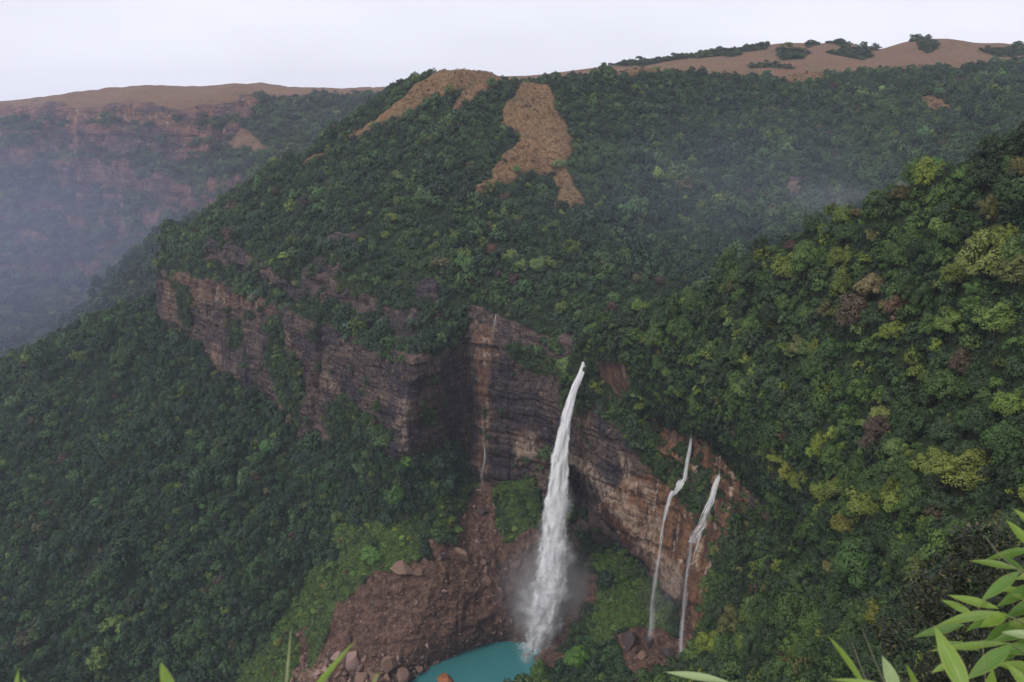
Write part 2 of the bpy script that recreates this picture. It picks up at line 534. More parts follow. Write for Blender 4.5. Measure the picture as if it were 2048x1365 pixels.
und = [p.copy() for p in cl[-1]]
deep = [p.copy() for p in cl[-1]]
for i in range(len(und)):
    over = 13 <= i <= 17
    und[i] += np.array((6, 45, 10)) if over else np.array((0, 6, -30))
    deep[i] += np.array((10, 70, -70)) if over else np.array((0, 10, -70))
cl += [und, deep]
CU, CV = 1500, 250
G = loft(cl, CU, CV)
n = grid_normals(G)
px_, py_ = proj(G)
vv = np.arange(CV)[:, None] / (CV - 1)
z = G[..., 2]
lay = z / 9.0 + fbm(G, 70, 3, 12) * 1.1
fl_ = np.floor(lay)
fr = lay - fl_
step = vnoise(np.stack([fl_ * 7.7, G[..., 0] * 0.008, G[..., 1] * 0.008], -1), 4)
step2 = vnoise(np.stack([(fl_ + 1) * 7.7, G[..., 0] * 0.008, G[..., 1] * 0.008], -1), 4)
sfr = np.clip((fr - 0.82) / 0.18, 0, 1)
layer = step * (1 - sfr) + step2 * sfr
lay2 = z / 2.6 + fbm(G, 30, 2, 14)
layer2 = vnoise(np.stack([np.floor(lay2) * 3.3, G[..., 0] * 0.03, G[..., 1] * 0.03], -1), 6)
butt = fbm(G, 55, 3, 17, stretch=(1, 1, 0.25))
col_ = np.floor(fbm(G, 26, 2, 19, stretch=(1, 1, 0.12)) * 5)
block = vnoise(np.stack([col_ * 2.3, fl_ * 0.6, col_ * 0 + 0.5], -1), 23)
jn = np.floor(fbm(G, 13, 3, 29, stretch=(1, 1, 0.35)) * 6)
joint = vnoise(np.stack([jn * 3.7, np.floor(lay2 * .5) * 1.9, jn * 0 + .3], -1), 35)
disp = layer * 3.2 + layer2 * 1.2 + butt * 5.5 + block * 3.0 + joint * 1.5 + fbm(G, 7, 4, 25) * 2.2
rg = ridged(G, 38, 2, 27, (1, 1, 0.09))
disp -= np.clip(rg - 0.86, 0, 1) * 30
for line, wd, dp in [([(642, 655), (638, 720), (625, 790), (615, 870)], 5, 16), ([(553, 610), (560, 680), (575, 720)], 4, 10), ([(485, 590), (470, 640)], 3, 6),
                     ([(930, 690), (935, 800), (925, 930)], 10, 12), ([(770, 640), (782, 720)], 4, 6), ([(352, 570), (372, 640)], 4, 8), ([(1243, 860), (1262, 980), (1285, 1050)], 3, 3),
                     ([(1405, 1000), (1398, 1090), (1395, 1190)], 5, 5), ([(1425, 1010), (1428, 1180)], 4, 5)]:
    disp -= np.exp(-(seg_dist(px_, py_, line) / wd) ** 2) * dp
fade = np.clip((vv - 0.06) / 0.1, 0.15, 1)
G = G + n * (disp * fade)[..., None]
CLIFF_GREEN = [
    [(575, 620), (600, 590), (680, 600), (760, 640), (820, 690), (830, 712), (770, 690), (700, 672), (640, 648)],
    [(545, 640), (560, 640), (580, 720), (590, 800), (560, 800), (530, 720)],
    [(1010, 685), (1050, 690), (1130, 735), (1140, 755), (1060, 745), (1015, 715)],
    [(1180, 740), (1215, 770), (1235, 800), (1300, 840), (1330, 930), (1330, 960), (1290, 930), (1240, 870), (1190, 800)],
    [(840, 825), (870, 820), (872, 850), (848, 852)],
    [(1395, 930), (1430, 960), (1420, 1010), (1375, 1030), (1385, 980)],
    [(560, 690), (610, 740), (600, 850), (570, 860)],
    [(450, 640), (480, 650), (480, 700), (460, 700)],
    [(650, 820), (690, 790), (760, 850), (790, 880), (760, 900), (700, 880), (660, 880)],
    [(340, 570), (360, 560), (385, 600), (380, 660), (360, 640)],
]
cgreen = mask(G, CLIFF_GREEN, 12, 25) | ((fbm(G, 15, 3, 39, stretch=(1, 1, 1.6)) > 0.52) & (px_ < 1250))
topv = (vv * np.ones((1, CU))) < 0.10
warm = soft(mask(G, [[(1270, 820), (1400, 850), (1500, 960), (1500, 1320), (1340, 1320), (1300, 1130), (1190, 1010), (1250, 960), (1300, 950)]], 14, 40), 6) \
    + 0.4 * soft(mask(G, [[(320, 545), (420, 545), (580, 600), (560, 640), (400, 600), (330, 640)], [(1130, 720), (1200, 720), (1185, 830), (1150, 900), (1140, 800)], [(1025, 860), (1080, 850), (1090, 935), (1030, 935)], [(420, 680), (445, 680), (445, 740), (425, 740)]], 12, 30), 5) \
    + 0.6 * soft(mask(G, [[(945, 640), (985, 650), (980, 800), (975, 960), (955, 960), (958, 800)]], 8, 25), 4)
pale_ = soft(mask(G, [[(1140, 895), (1200, 950), (1275, 1020), (1335, 1110), (1372, 1180), (1350, 1205), (1300, 1125), (1240, 1045), (1180, 990), (1138, 940)], [(1280, 960), (1308, 975), (1322, 1065), (1298, 1075)], [(1240, 905), (1262, 915), (1275, 980), (1255, 985)],
    [(424, 690), (446, 690), (448, 745), (428, 745)], [(635, 752), (660, 752), (700, 800), (690, 815), (650, 780)], [(1028, 868), (1062, 858), (1080, 905), (1040, 930)], [(790, 800), (818, 800), (815, 905), (798, 905)], [(950, 690), (975, 690), (972, 720), (950, 720)],
    [(1355, 960), (1385, 960), (1375, 990), (1345, 1000)], [(1410, 965), (1440, 965), (1425, 1040), (1395, 1060)]], 14, 20), 5) * np.where(px_ < 1000, 0.5, 1.0)
sheet('cliff', G, MAT['terrain'], attrs_of(G.shape[:2], m_rock=1 - soft(cgreen | topv), m_green=soft(cgreen | topv) * 0.7, m_warm=np.clip(warm, 0, 1), m_pale=pale_),
      'banded dark sandstone cliff curving round behind the tall waterfall', 'cliff')
SHEETS['cliff']['forest'] = cgreen | (topv & (fbm(G, 20, 3, 43) > 0.0) & ((px_ < 1120) | (px_ > 1210)) & ((px_ < 1360) | (px_ > 1400)))

# ---- bowl under the cliff: left forest slope, landslide of brown rock, cave slope on the right
POOL_Z = -578.0
bowl = pts(
    [(-150, 790, 1260), (0, 745, 1235), (160, 668, 1240), (330, 620, 1270), (430, 730, 1108), (600, 868, 932), (805, 905, 824), (870, 902, 850), (960, 948, 890), (1080, 925, 880), (1200, 940, 915), (1330, 1040, 860), (1460, 1120, 760)],
    [(-150, 870, 1130), (0, 850, 1115), (180, 800, 1090), (320, 770, 1100), (430, 840, 1000), (600, 950, 885), (800, 985, 795), (870, 985, 808), (952, 1035, 832), (1075, 1015, 836), (1200, 1050, 848), (1330, 1150, 785), (1460, 1200, 700)],
    [(-150, 980, 1010), (0, 975, 995), (190, 945, 970), (320, 930, 960), (430, 970, 902), (610, 1040, 840), (800, 1070, 768), (870, 1075, 770), (942, 1110, 782), (1068, 1105, 804), (1200, 1130, 790), (1330, 1215, 722), (1460, 1260, 670)],
    [(-150, 1100, 915), (0, 1095, 902), (200, 1085, 880), (320, 1080, 865), (440, 1105, 832), (635, 1130, 795), (795, 1150, 745), (860, 1160, 738), (925, 1190, 745), (1052, 1185, 780), (1180, 1200, 755), (1315, 1262, 690), (1450, 1310, 650)],
    [(-150, 1225, 840), (0, 1220, 830), (200, 1220, 812), (320, 1222, 800), (450, 1240, 780), (640, 1215, 765), (770, 1230, 728), (835, 1240, 722), (910, 1262, 728), (1030, 1258, 765), (1125, 1262, 752), (1280, 1300, 674), (1430, 1360, 630)],
    [(-150, 1365, 772), (0, 1365, 765), (200, 1365, 754), (320, 1365, 748), (440, 1365, 738), (590, 1335, 722), (720, 1310, 708), (790, 1325, 700), (862, 1335, -580), (975, 1296, -585), (1078, 1293, -579), (1240, 1330, 668), (1420, 1400, 610)],
    [(-150, 1470, 715), (0, 1470, 712), (200, 1470, 705), (320, 1470, 700), (430, 1470, 695), (560, 1440, 685), (700, 1380, 680), (765, 1385, -575), (845, 1385, -590), (960, 1350, -592), (1055, 1322, -584), (1200, 1380, 640), (1400, 1450, 590)],
    [(-150, 1650, 640), (0, 1650, 636), (200, 1650, 630), (320, 1650, 627), (430, 1650, 622), (560, 1600, 620), (700, 1500, -586), (780, 1480, -594), (850, 1480, -596), (960, 1440, -596), (1060, 1400, -592), (1180, 1480, 600), (1380, 1560, 540)])
bowl = [back(bowl[0], 0, 60, 18)] + bowl
BU, BV = 640, 400
G = loft(bowl, BU, BV)
n = grid_normals(G)
px_, py_ = proj(G)
# diagonal spurs on the left forest slope
along = (px_ * 0.62 + py_ * 0.78)
ph = along / 74.0 + fbm(G, 170, 3, 51) * 1.6
spur = 1 - np.abs(np.sin(ph * math.pi)) * 2
leftw = np.clip((720 - px_) / 160, 0, 1) * np.clip((py_ - 640) / 140, 0, 1)
BROWN = [
    [(842, 1075), (900, 1085), (940, 1000), (955, 960), (985, 960), (990, 1060), (1010, 1080), (1080, 1060), (1100, 1300), (1040, 1290), (900, 1400), (820, 1500), (600, 1500), (600, 1380), (628, 1330), (652, 1280), (668, 1215), (720, 1180), (770, 1150), (860, 1110)],
    [(1090, 1120), (1150, 1130), (1200, 1150), (1190, 1200), (1140, 1250), (1120, 1300), (1180, 1330), (1040, 1345), (1040, 1280)],
    [(1230, 1270), (1290, 1250), (1370, 1270), (1360, 1340), (1250, 1360)],
    [(602, 1268), (614, 1264), (600, 1380), (584, 1380)],
    [(1360, 1180), (1420, 1180), (1400, 1330), (1362, 1330)],
    [(785, 1170), (700, 1190), (680, 1200), (760, 1140)],
]
GREENS = [
    [(700, 1095), (760, 1160), (715, 1190), (685, 1215), (660, 1270), (625, 1330), (605, 1400), (560, 1500), (370, 1500), (465, 1370), (535, 1270), (588, 1200), (640, 1135)],
    [(640, 1060), (760, 1040), (860, 1050), (850, 1090), (860, 1130), (800, 1160), (720, 1150), (690, 1100)],
    [(860, 1000), (935, 960), (930, 1060), (860, 1080)], [(985, 930), (1080, 930), (1075, 1090), (1000, 1080)],
    [(1140, 930), (1260, 1010), (1300, 1120), (1340, 1190), (1350, 1270), (1270, 1260), (1190, 1290), (1170, 1250), (1210, 1160), (1180, 1110), (1260, 1080), (1150, 1030)],
    [(320, 975), (410, 935), (415, 950), (330, 1000)],
    [(690, 1215), (760, 1190), (750, 1230), (700, 1245)],
]
cave = mask(G, [[(1135, 915), (1210, 975), (1270, 1045), (1350, 1165), (1365, 1240), (1320, 1190), (1270, 1120), (1200, 1095), (1130, 1110)]], 14, 22, 63)  # hollow coloured as dark rock to stand in for the overhang's shade
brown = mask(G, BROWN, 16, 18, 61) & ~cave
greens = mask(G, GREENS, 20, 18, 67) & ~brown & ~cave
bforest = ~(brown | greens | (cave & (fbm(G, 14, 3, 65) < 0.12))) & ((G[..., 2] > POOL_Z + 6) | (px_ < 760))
rough = soft(brown, 3)
disp = spur * 9 * leftw + fbm(G, 70, 4, 71) * 6 * (0.4 + leftw)
disp = disp + rough * ((ridged(G, 26, 4, 73) - 0.5) * 7 + fbm(G, 8, 4, 75) * 3.6 - np.clip(ridged(G, 46, 3, 77, (1.2, .5, .5)) - 0.70, 0, 1) * 30 - np.clip(ridged(G, 17, 3, 78, (1, .7, .7)) - 0.7, 0, 1) * 10) + soft(greens, 3) * fbm(G, 9, 3, 79) * 1.6
below = np.clip((G[..., 2] - POOL_Z + 2) / 14, 0, 1)
shore = np.clip((py_ - 1262) / 25, 0, 1) * np.clip((px_ - 800) / 30, 0, 1) * np.clip((1130 - px_) / 30, 0, 1)
G = G + n * (disp * (1 - 0.90 * shore))[..., None]
G[..., 2] -= soft(bforest, 4) * 6.0
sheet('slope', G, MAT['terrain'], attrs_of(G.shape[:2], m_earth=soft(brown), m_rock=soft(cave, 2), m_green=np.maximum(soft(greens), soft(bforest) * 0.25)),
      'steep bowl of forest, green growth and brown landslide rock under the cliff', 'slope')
SHEETS['slope'].update(forest=bforest, green=greens, brown=brown)

# ---- near right hand slope
near = pts(
    [(2250, 180, 400), (2048, 252, 430), (1800, 372, 500), (1600, 460, 580), (1400, 582, 670), (1188, 672, 770), (1256, 796, 752), (1405, 848, 676), (1478, 908, 634), (1535, 985, 594), (1542, 1090, 552), (1518, 1190, 530), (1440, 1304, 522), (1250, 1362, 576), (1000, 1405, 640), (900, 1470, 650)],
    [(2330, 255, 380), (2150, 325, 400), (1900, 425, 440), (1750, 530, 475), (1560, 660, 545), (1380, 745, 640), (1425, 835, 620), (1500, 912, 580), (1562, 1002, 530), (1600, 1085, 500), (1572, 1170, 484), (1518, 1250, 472), (1430, 1340, 478), (1255, 1405, 540), (990, 1440, 612), (880, 1500, 625)],
    [(2450, 330, 340), (2350, 430, 330), (2150, 560, 330), (2000, 680, 340), (1840, 830, 360), (1680, 890, 410), (1690, 985, 395), (1720, 1080, 362), (1730, 1175, 342), (1690, 1250, 340), (1630, 1320, 340), (1545, 1385, 350), (1425, 1440, 390), (1235, 1460, 470), (960, 1480, 560), (860, 1540, 570)],
    [(2600, 500, 280), (2600, 640, 260), (2500, 820, 235), (2350, 950, 225), (2200, 1080, 205), (2000, 1150, 225), (1970, 1220, 225), (1970, 1330, 205), (1940, 1430, 195), (1860, 1480, 200), (1760, 1520, 215), (1640, 1560, 235), (1450, 1600, 280), (1225, 1650, 350), (940, 1700, 430), (840, 1750, 440)],
    [(2900, 700, 210), (2900, 900, 180), (2850, 1150, 140), (2700, 1300, 130), (2500, 1450, 115), (2300, 1550, 110), (2250, 1650, 105), (2200, 1750, 100), (2100, 1850, 100), (1980, 1900, 105), (1850, 1950, 115), (1700, 2000, 125), (1480, 2050, 150), (1220, 2100, 190), (900, 2150, 240), (800, 2200, 245)])
near = [back(near[0], -30, 45, -70), back(near[0], -9, 18, -9)] + near
NU, NV = 460, 300
G = loft(near, NU, NV)
n = grid_normals(G)
ridge_f = np.clip((np.arange(NV)[:, None] / NV - 0.12) / 0.28, 0.10, 1)
disp = fbm(G, 90, 4, 81) * 8 + (0.5 - ridged(G, 70, 3, 83, (1, .5, .5))) * 5 + fbm(G, 22, 3, 85) * 2
G = G + n * (disp * ridge_f)[..., None]
NROCK = [[(1195, 710), (1250, 720), (1262, 770), (1235, 810), (1200, 760)], [(1300, 838), (1385, 868), (1440, 925), (1380, 900), (1320, 870)]]
nrock = mask(G, NROCK, 8, 20)
nforest = ~nrock
G[..., 2] -= soft(nforest, 3) * 6.0
sheet('hillside', G, MAT['terrain'], attrs_of(G.shape[:2], m_rock=soft(nrock), m_warm=soft(nrock) * .6, m_green=soft(nforest) * 0.25),
      'near forested hillside falling from the right edge to the waterfall lip', 'hillside')
SHEETS['hillside']['forest'] = nforest

# ---- grassy hills on the skyline at the right
far_hills = pts(
    [(850, 190, 2300), (900, 165, 2300), (1080, 150, 2300), (1180, 137, 2250), (1300, 124, 2250), (1420, 107, 2250), (1530, 92, 2200), (1560, 87, 2200), (1680, 87, 2200), (1755, 99, 2200), (1830, 81, 2150), (1890, 77, 2150), (1965, 87, 2150), (2060, 89, 2250), (2200, 95, 2250)],
    [(850, 198, 2150), (900, 175, 2150), (1080, 160, 2150), (1180, 146, 2100), (1300, 135, 2080), (1420, 124, 2060), (1530, 114, 2040), (1570, 112, 2030), (1680, 110, 2030), (1755, 113, 2030), (1830, 106, 2020), (1890, 104, 2020), (1965, 106, 2020), (2060, 104, 2080), (2200, 108, 2080)],
    [(850, 225, 1950), (900, 200, 1950), (1080, 180, 1950), (1180, 168, 1900), (1300, 160, 1870), (1420, 150, 1850), (1530, 146, 1830), (1570, 144, 1820), (1680, 142, 1820), (1755, 142, 1820), (1830, 140, 1820), (1890, 138, 1820), (1965, 138, 1820), (2060, 135, 1850), (2200, 138, 1850)],
    [(850, 300, 1800), (900, 270, 1800), (1080, 250, 1780), (1180, 240, 1750), (1300, 230, 1720), (1420, 220, 1700), (1530, 215, 1700), (1570, 215, 1700), (1680, 210, 1700), (1755, 210, 1700), (1830, 210, 1700), (1890, 210, 1700), (1965, 210, 1700), (2060, 205, 1720), (2200, 210, 1720)])
far_hills = [back(far_hills[0], 0, 400, -60)] + far_hills
G = loft(far_hills, 420, 130)
n = grid_normals(G)
vrow = np.arange(130)[:, None] / 129
G = G + n * (fbm(G, 110, 4, 91) * 6 * np.clip((vrow - .35) / .15, 0.2, 1))[..., None]
SHRUBS = [
    [(1555, 100), (1600, 96), (1620, 106), (1600, 120), (1560, 122)], [(1655, 102), (1690, 97), (1745, 100), (1748, 114), (1725, 122), (1680, 114)],
    [(1834, 84), (1875, 84), (1876, 98), (1856, 108), (1838, 100)], [(1360, 116), (1410, 106), (1500, 92), (1545, 86), (1535, 100), (1460, 112)],
    [(1200, 126), (1300, 118), (1380, 108), (1380, 116), (1290, 132), (1215, 132)], [(1640, 84), (1760, 97), (1750, 100), (1680, 92)], [(1960, 100), (2060, 90), (2070, 112), (1990, 116)], [(1815, 78), (1865, 76), (1860, 82), (1820, 84)],
    [(1610, 86), (1640, 86), (1640, 92), (1612, 92)], [(1490, 130), (1570, 128), (1600, 135), (1500, 140)],
]
dshrub = mask(G, SHRUBS, 7, 60)
sheet('grass_hills', G, MAT['far'], attrs_of(G.shape[:2], m_grass=1 - soft(dshrub), m_green=soft(dshrub) * 0.3),
      'rounded russet grass hills along the skyline at the right', 'hills')
SHEETS['grass_hills']['forest'] = dshrub

# ---- far escarpment at the left, beyond the mist
wall = pts(
    [(-420, 245, 3300), (-150, 222, 3250), (0, 206, 3250), (110, 193, 3250), (190, 184, 3250), (280, 177, 3200), (370, 178, 3200), (460, 171, 3200), (540, 178, 3250), (620, 181, 3300), (690, 181, 3350), (760, 177, 3400), (950, 172, 3400)],
    [(-420, 262, 3130), (-150, 238, 3100), (0, 220, 3090), (110, 206, 3080), (190, 205, 3050), (280, 206, 3020), (370, 204, 3020), (460, 198, 3050), (540, 192, 3120), (620, 190, 3180), (690, 190, 3230), (760, 188, 3250), (950, 186, 3250)],
    [(-420, 300, 3060), (-150, 275, 3030), (0, 260, 3010), (110, 240, 3020), (190, 236, 3010), (280, 238, 2985), (370, 236, 2985), (460, 232, 2990), (540, 220, 3040), (620, 212, 3080), (690, 208, 3100), (760, 206, 3100), (950, 205, 3100)],
    [(-420, 340, 2940), (-150, 325, 2930), (0, 310, 2900), (110, 300, 2940), (190, 298, 2960), (280, 292, 2940), (370, 285, 2940), (460, 275, 2900), (540, 262, 2880), (620, 252, 2900), (690, 245, 2920), (760, 240, 2920), (950, 240, 2900)],
    [(-420, 400, 2850), (-150, 390, 2840), (0, 370, 2830), (110, 365, 2870), (190, 362, 2890), (280, 358, 2870), (370, 345, 2850), (460, 320, 2780), (540, 305, 2720), (620, 295, 2720), (690, 290, 2700), (760, 290, 2700), (950, 290, 2700)],
    [(-420, 480, 2760), (-150, 470, 2750), (0, 455, 2740), (110, 450, 2790), (190, 480, 2800), (280, 470, 2790), (370, 420, 2760), (460, 385, 2640), (540, 370, 2560), (620, 365, 2540), (690, 360, 2520), (760, 360, 2520), (950, 360, 2500)],
    [(-420, 560, 2600), (-150, 550, 2590), (0, 540, 2560), (110, 540, 2580), (190, 560, 2600), (280, 550, 2600), (370, 500, 2550), (460, 470, 2450), (540, 460, 2380), (620, 450, 2350), (690, 450, 2350), (760, 450, 2350), (950, 450, 2350)],
    [(-420, 700, 2250), (-150, 700, 2230), (0, 690, 2200), (110, 690, 2200), (190, 690, 2200), (280, 680, 2200), (370, 650, 2150), (460, 620, 2100), (540, 600, 2080), (620, 600, 2050), (690, 600, 2050), (760, 600, 2050), (950, 600, 2050)])
wall = [back(wall[0], 0, 450, 10)] + wall
WU, WV = 560, 330
G = loft(wall, WU, WV)
n = grid_normals(G)
px_, py_ = proj(G)
amp = np.clip((py_ - 205) / 40, 0.1, 1)
lay = G[..., 2] / 38 + fbm(G, 300, 3, 101) * 0.8
lstep = vnoise(np.stack([np.floor(lay) * 5.1, G[..., 0] * .002, G[..., 1] * .002], -1), 103)
disp = (ridged(G, 230, 3, 105, (1, 1, .25)) - .5) * 60 + lstep * 14 + fbm(G, 40, 4, 107, stretch=(1, 1, .4)) * 16
disp += (0.5 - ridged(G, 75, 2, 108, (1, 1, .12))) * 22
G[..., 2] += np.clip((250 - py_) / 30, 0, 1) * fbm(G, 150, 4, 106) * 13
G = G + n * (disp * amp)[..., None]
nn = grid_normals(G)
px_, py_ = proj(G)
wg = (py_ < 212 + fbm(G, 120, 3, 109) * 22) & ((px_ < 480) | (py_ < 190))
WGREEN = [[(520, 200), (800, 180), (800, 500), (560, 420), (480, 340), (430, 360), (400, 300), (440, 300), (480, 260)], [(-420, 330), (60, 330), (110, 360), (140, 400), (60, 400), (-420, 390)],
          [(-420, 540), (80, 560), (150, 620), (250, 560), (300, 500), (420, 480), (800, 450), (800, 800), (-420, 800)], [(270, 300), (330, 300), (300, 330), (260, 340)], [(300, 345), (420, 310), (470, 340), (360, 370)],
          [(200, 380), (220, 400), (180, 430), (160, 410)]]
wgrass2 = mask(G, [[(440, 290), (485, 250), (520, 280), (550, 310), (480, 300)]], 12, 100)
wgreen = mask(G, WGREEN, 20, 90) | ((nn[..., 2] > 0.62 + fbm(G, 160, 3, 111) * .15) & (py_ > 235))
wgreen &= ~wgrass2
wgrass = (wg | wgrass2) & ~(wgreen & (py_ > 232))
wgreen &= ~wg
streaks = np.minimum(seg_dist(px_, py_, [(268, 205), (252, 240), (250, 300), (240, 360), (248, 470)]), seg_dist(px_, py_, [(152, 228), (150, 300), (158, 380), (160, 470)]))
wwarm = np.exp(-(streaks / 7) ** 2) * (0.6 + .4 * fbm(G, 30, 2, 113)) + soft(mask(G, [[(130, 222), (350, 226), (345, 250), (260, 246), (140, 236)], [(325, 235), (346, 233), (350, 255), (330, 258)]], 8, 60), 2) * 0.8
wrock = ~(wgrass | wgreen) | (wwarm > 0.4)
G[..., 2] -= soft(wgreen, 2) * 4
sheet('escarpment', G, MAT['far'], attrs_of(G.shape[:2], m_rock=soft(wrock), m_grass=soft(wgrass & ~wrock), m_green=soft(wgreen & ~wrock) * .6, m_warm=np.clip(wwarm, 0, 1)),
      'far hazy escarpment with a brown flat top across the left valley', 'escarpment')
SHEETS['escarpment']['forest'] = wgreen & ~wrock

# ---- misty middle ridge below the escarpment
ridge = pts(
    [(-350, 860, 1800), (-150, 800, 1800), (0, 728, 1800), (110, 672, 1800), (180, 612, 1790), (225, 552, 1780), (270, 512, 1770), (340, 468, 1760), (430, 440, 1760), (560, 400, 1760)],
    [(-350, 900, 1700), (-150, 840, 1700), (0, 772, 1690), (110, 720, 1680), (190, 670, 1660), (240, 620, 1650), (290, 580, 1640), (360, 540, 1630), (450, 510, 1630), (580, 480, 1630)],
    [(-350, 980, 1560), (-150, 940, 1560), (0, 880, 1540), (120, 840, 1520), (210, 800, 1500), (270, 760, 1480), (330, 730, 1470), (400, 690, 1460), (490, 660, 1460), (620, 640, 1460)],
    [(-350, 1150, 1380), (-150, 1110, 1380), (0, 1050, 1380), (120, 1020, 1370), (220, 1000, 1360), (290, 970, 1340), (360, 930, 1330), (430, 900, 1320), (520, 870, 1320), (650, 850, 1320)])
ridge = [back(ridge[0], 60, 300, -260), back(ridge[0], 10, 50, -20)] + ridge
G = loft(ridge, 240, 200)
n = grid_normals(G)
G = G + n * (fbm(G, 120, 4, 121) * 14 + (0.5 - ridged(G, 90, 2, 123)) * 10)[..., None]
rfor = np.ones(G.shape[:2], bool)
G[..., 2] -= 5
sheet('ridge', G, MAT['terrain'], attrs_of(G.shape[:2], m_green=np.full(G.shape[:2], .3)), 'forested ridge fading into blue mist at the left', 'ridge')
SHEETS['ridge']['forest'] = rfor

# ---- valley floor that everything stands on, out to the horizon
g = np.array([[(-3300, -200, -720), (2900, -200, -720)], [(-3300, 4300, -760), (2900, 4300, -760)]], float)
gg = loft(g.tolist(), 90, 70)
gg[..., 2] += fbm(gg, 500, 3, 131) * 25
o = link('ground', make_mesh('ground', gg, grid_faces(70, 90)[:, ::-1], MAT['terrain'], True, attrs_of(gg.shape[:2], m_green=np.full(gg.shape[:2], .6))))
tag(o, 'dark valley floor far below the hills', 'ground', kind='structure')

# ================================================================== WATER
b = NB('milky turquoise water')
wc = b.mix(b.noise(0.02, (1, 1, 1), 3), (0.030, 0.160, 0.172), (0.046, 0.205, 0.210))
fb = at(1068, 1290, z=POOL_Z)
vm = b.N.new('ShaderNodeVectorMath'); vm.operation = 'DISTANCE'
b.coord()
b.L.new(b.pos, vm.inputs[0]); vm.inputs[1].default_value = tuple(fb)
foam = b.math('ADD', b.ramp(vm.outputs['Value'], 2, 30, 0.42, 0.0), b.noise(0.35, detail=5, rough=0.7))
wc = b.mix(b.ramp(foam, 0.62, 0.95, 0, 0.9), wc, (0.62, 0.72, 0.74))
MAT['pool'] = b.finish(b.principled(wc, 0.12, b.bump(b.noise(0.55, (1, 2.2, 1), 4, 0.65), 0.5, 0.8), 0.5))
xs, ys = np.meshgrid(np.linspace(-110, 40, 60), np.linspace(610, 800, 70))
gp = np.stack([xs, ys, np.full(xs.shape, POOL_Z)], -1)
o = link('pool', make_mesh('pool', gp, grid_faces(70, 60), MAT['pool'], True))
tag(o, 'milky turquoise plunge pool at the foot of the waterfall', 'pool', kind='structure')

def fall_mat(name, dens, sx, sy, col=(0.86, 0.86, 0.90), lo=0.46, hi=0.84):
    """aerated water: white threads with gaps, thinner at the rims of the column"""
    b = NB(name)
    uv = b.N.new('ShaderNodeUVMap').outputs[0]
    mp = b.N.new('ShaderNodeMapping'); mp.inputs['Scale'].default_value = (sx, sy, 1)
    b.L.new(uv, mp.inputs[0])
    n1 = b.noise(1.0, detail=5, rough=0.62, dist=0.7, vec=mp.outputs[0])
    mp2 = b.N.new('ShaderNodeMapping'); mp2.inputs['Scale'].default_value = (sx * 0.45, sy * 2.0, 1)
    b.L.new(uv, mp2.inputs[0])
    n2 = b.noise(1.0, detail=4, rough=0.6, dist=1.0, vec=mp2.outputs[0])
    cover = b.attr('cover')
    a = b.math('ADD', b.math('MULTIPLY', n1, 0.6), b.math('MULTIPLY', n2, 0.4))
    a = b.math('ADD', a, b.math('SUBTRACT', cover, 0.5))
    al = b.ramp(a, lo, hi, 0.0, dens)
    d = b.principled(b.mix(b.ramp(n1, 0.32, 0.55), (0.66, 0.66, 0.72), col), 0.6, None, 0.3)
    d.inputs['Subsurface Weight'].default_value = 0.0
    tl = b.N.new('ShaderNodeBsdfTranslucent'); tl.inputs[0].default_value = col + (1,)
    mx0 = b.N.new('ShaderNodeMixShader'); mx0.inputs[0].default_value = 0.35
    b.L.new(d.outputs[0], mx0.inputs[1]); b.L.new(tl.outputs[0], mx0.inputs[2])
    tr = b.N.new('ShaderNodeBsdfTransparent')
    mx = b.N.new('ShaderNodeMixShader')
    b.L.new(al, mx.inputs[0]); b.L.new(tr.outputs[0], mx.inputs[1]); b.L.new(mx0.outputs[0], mx.inputs[2])
    return b.finish(mx)

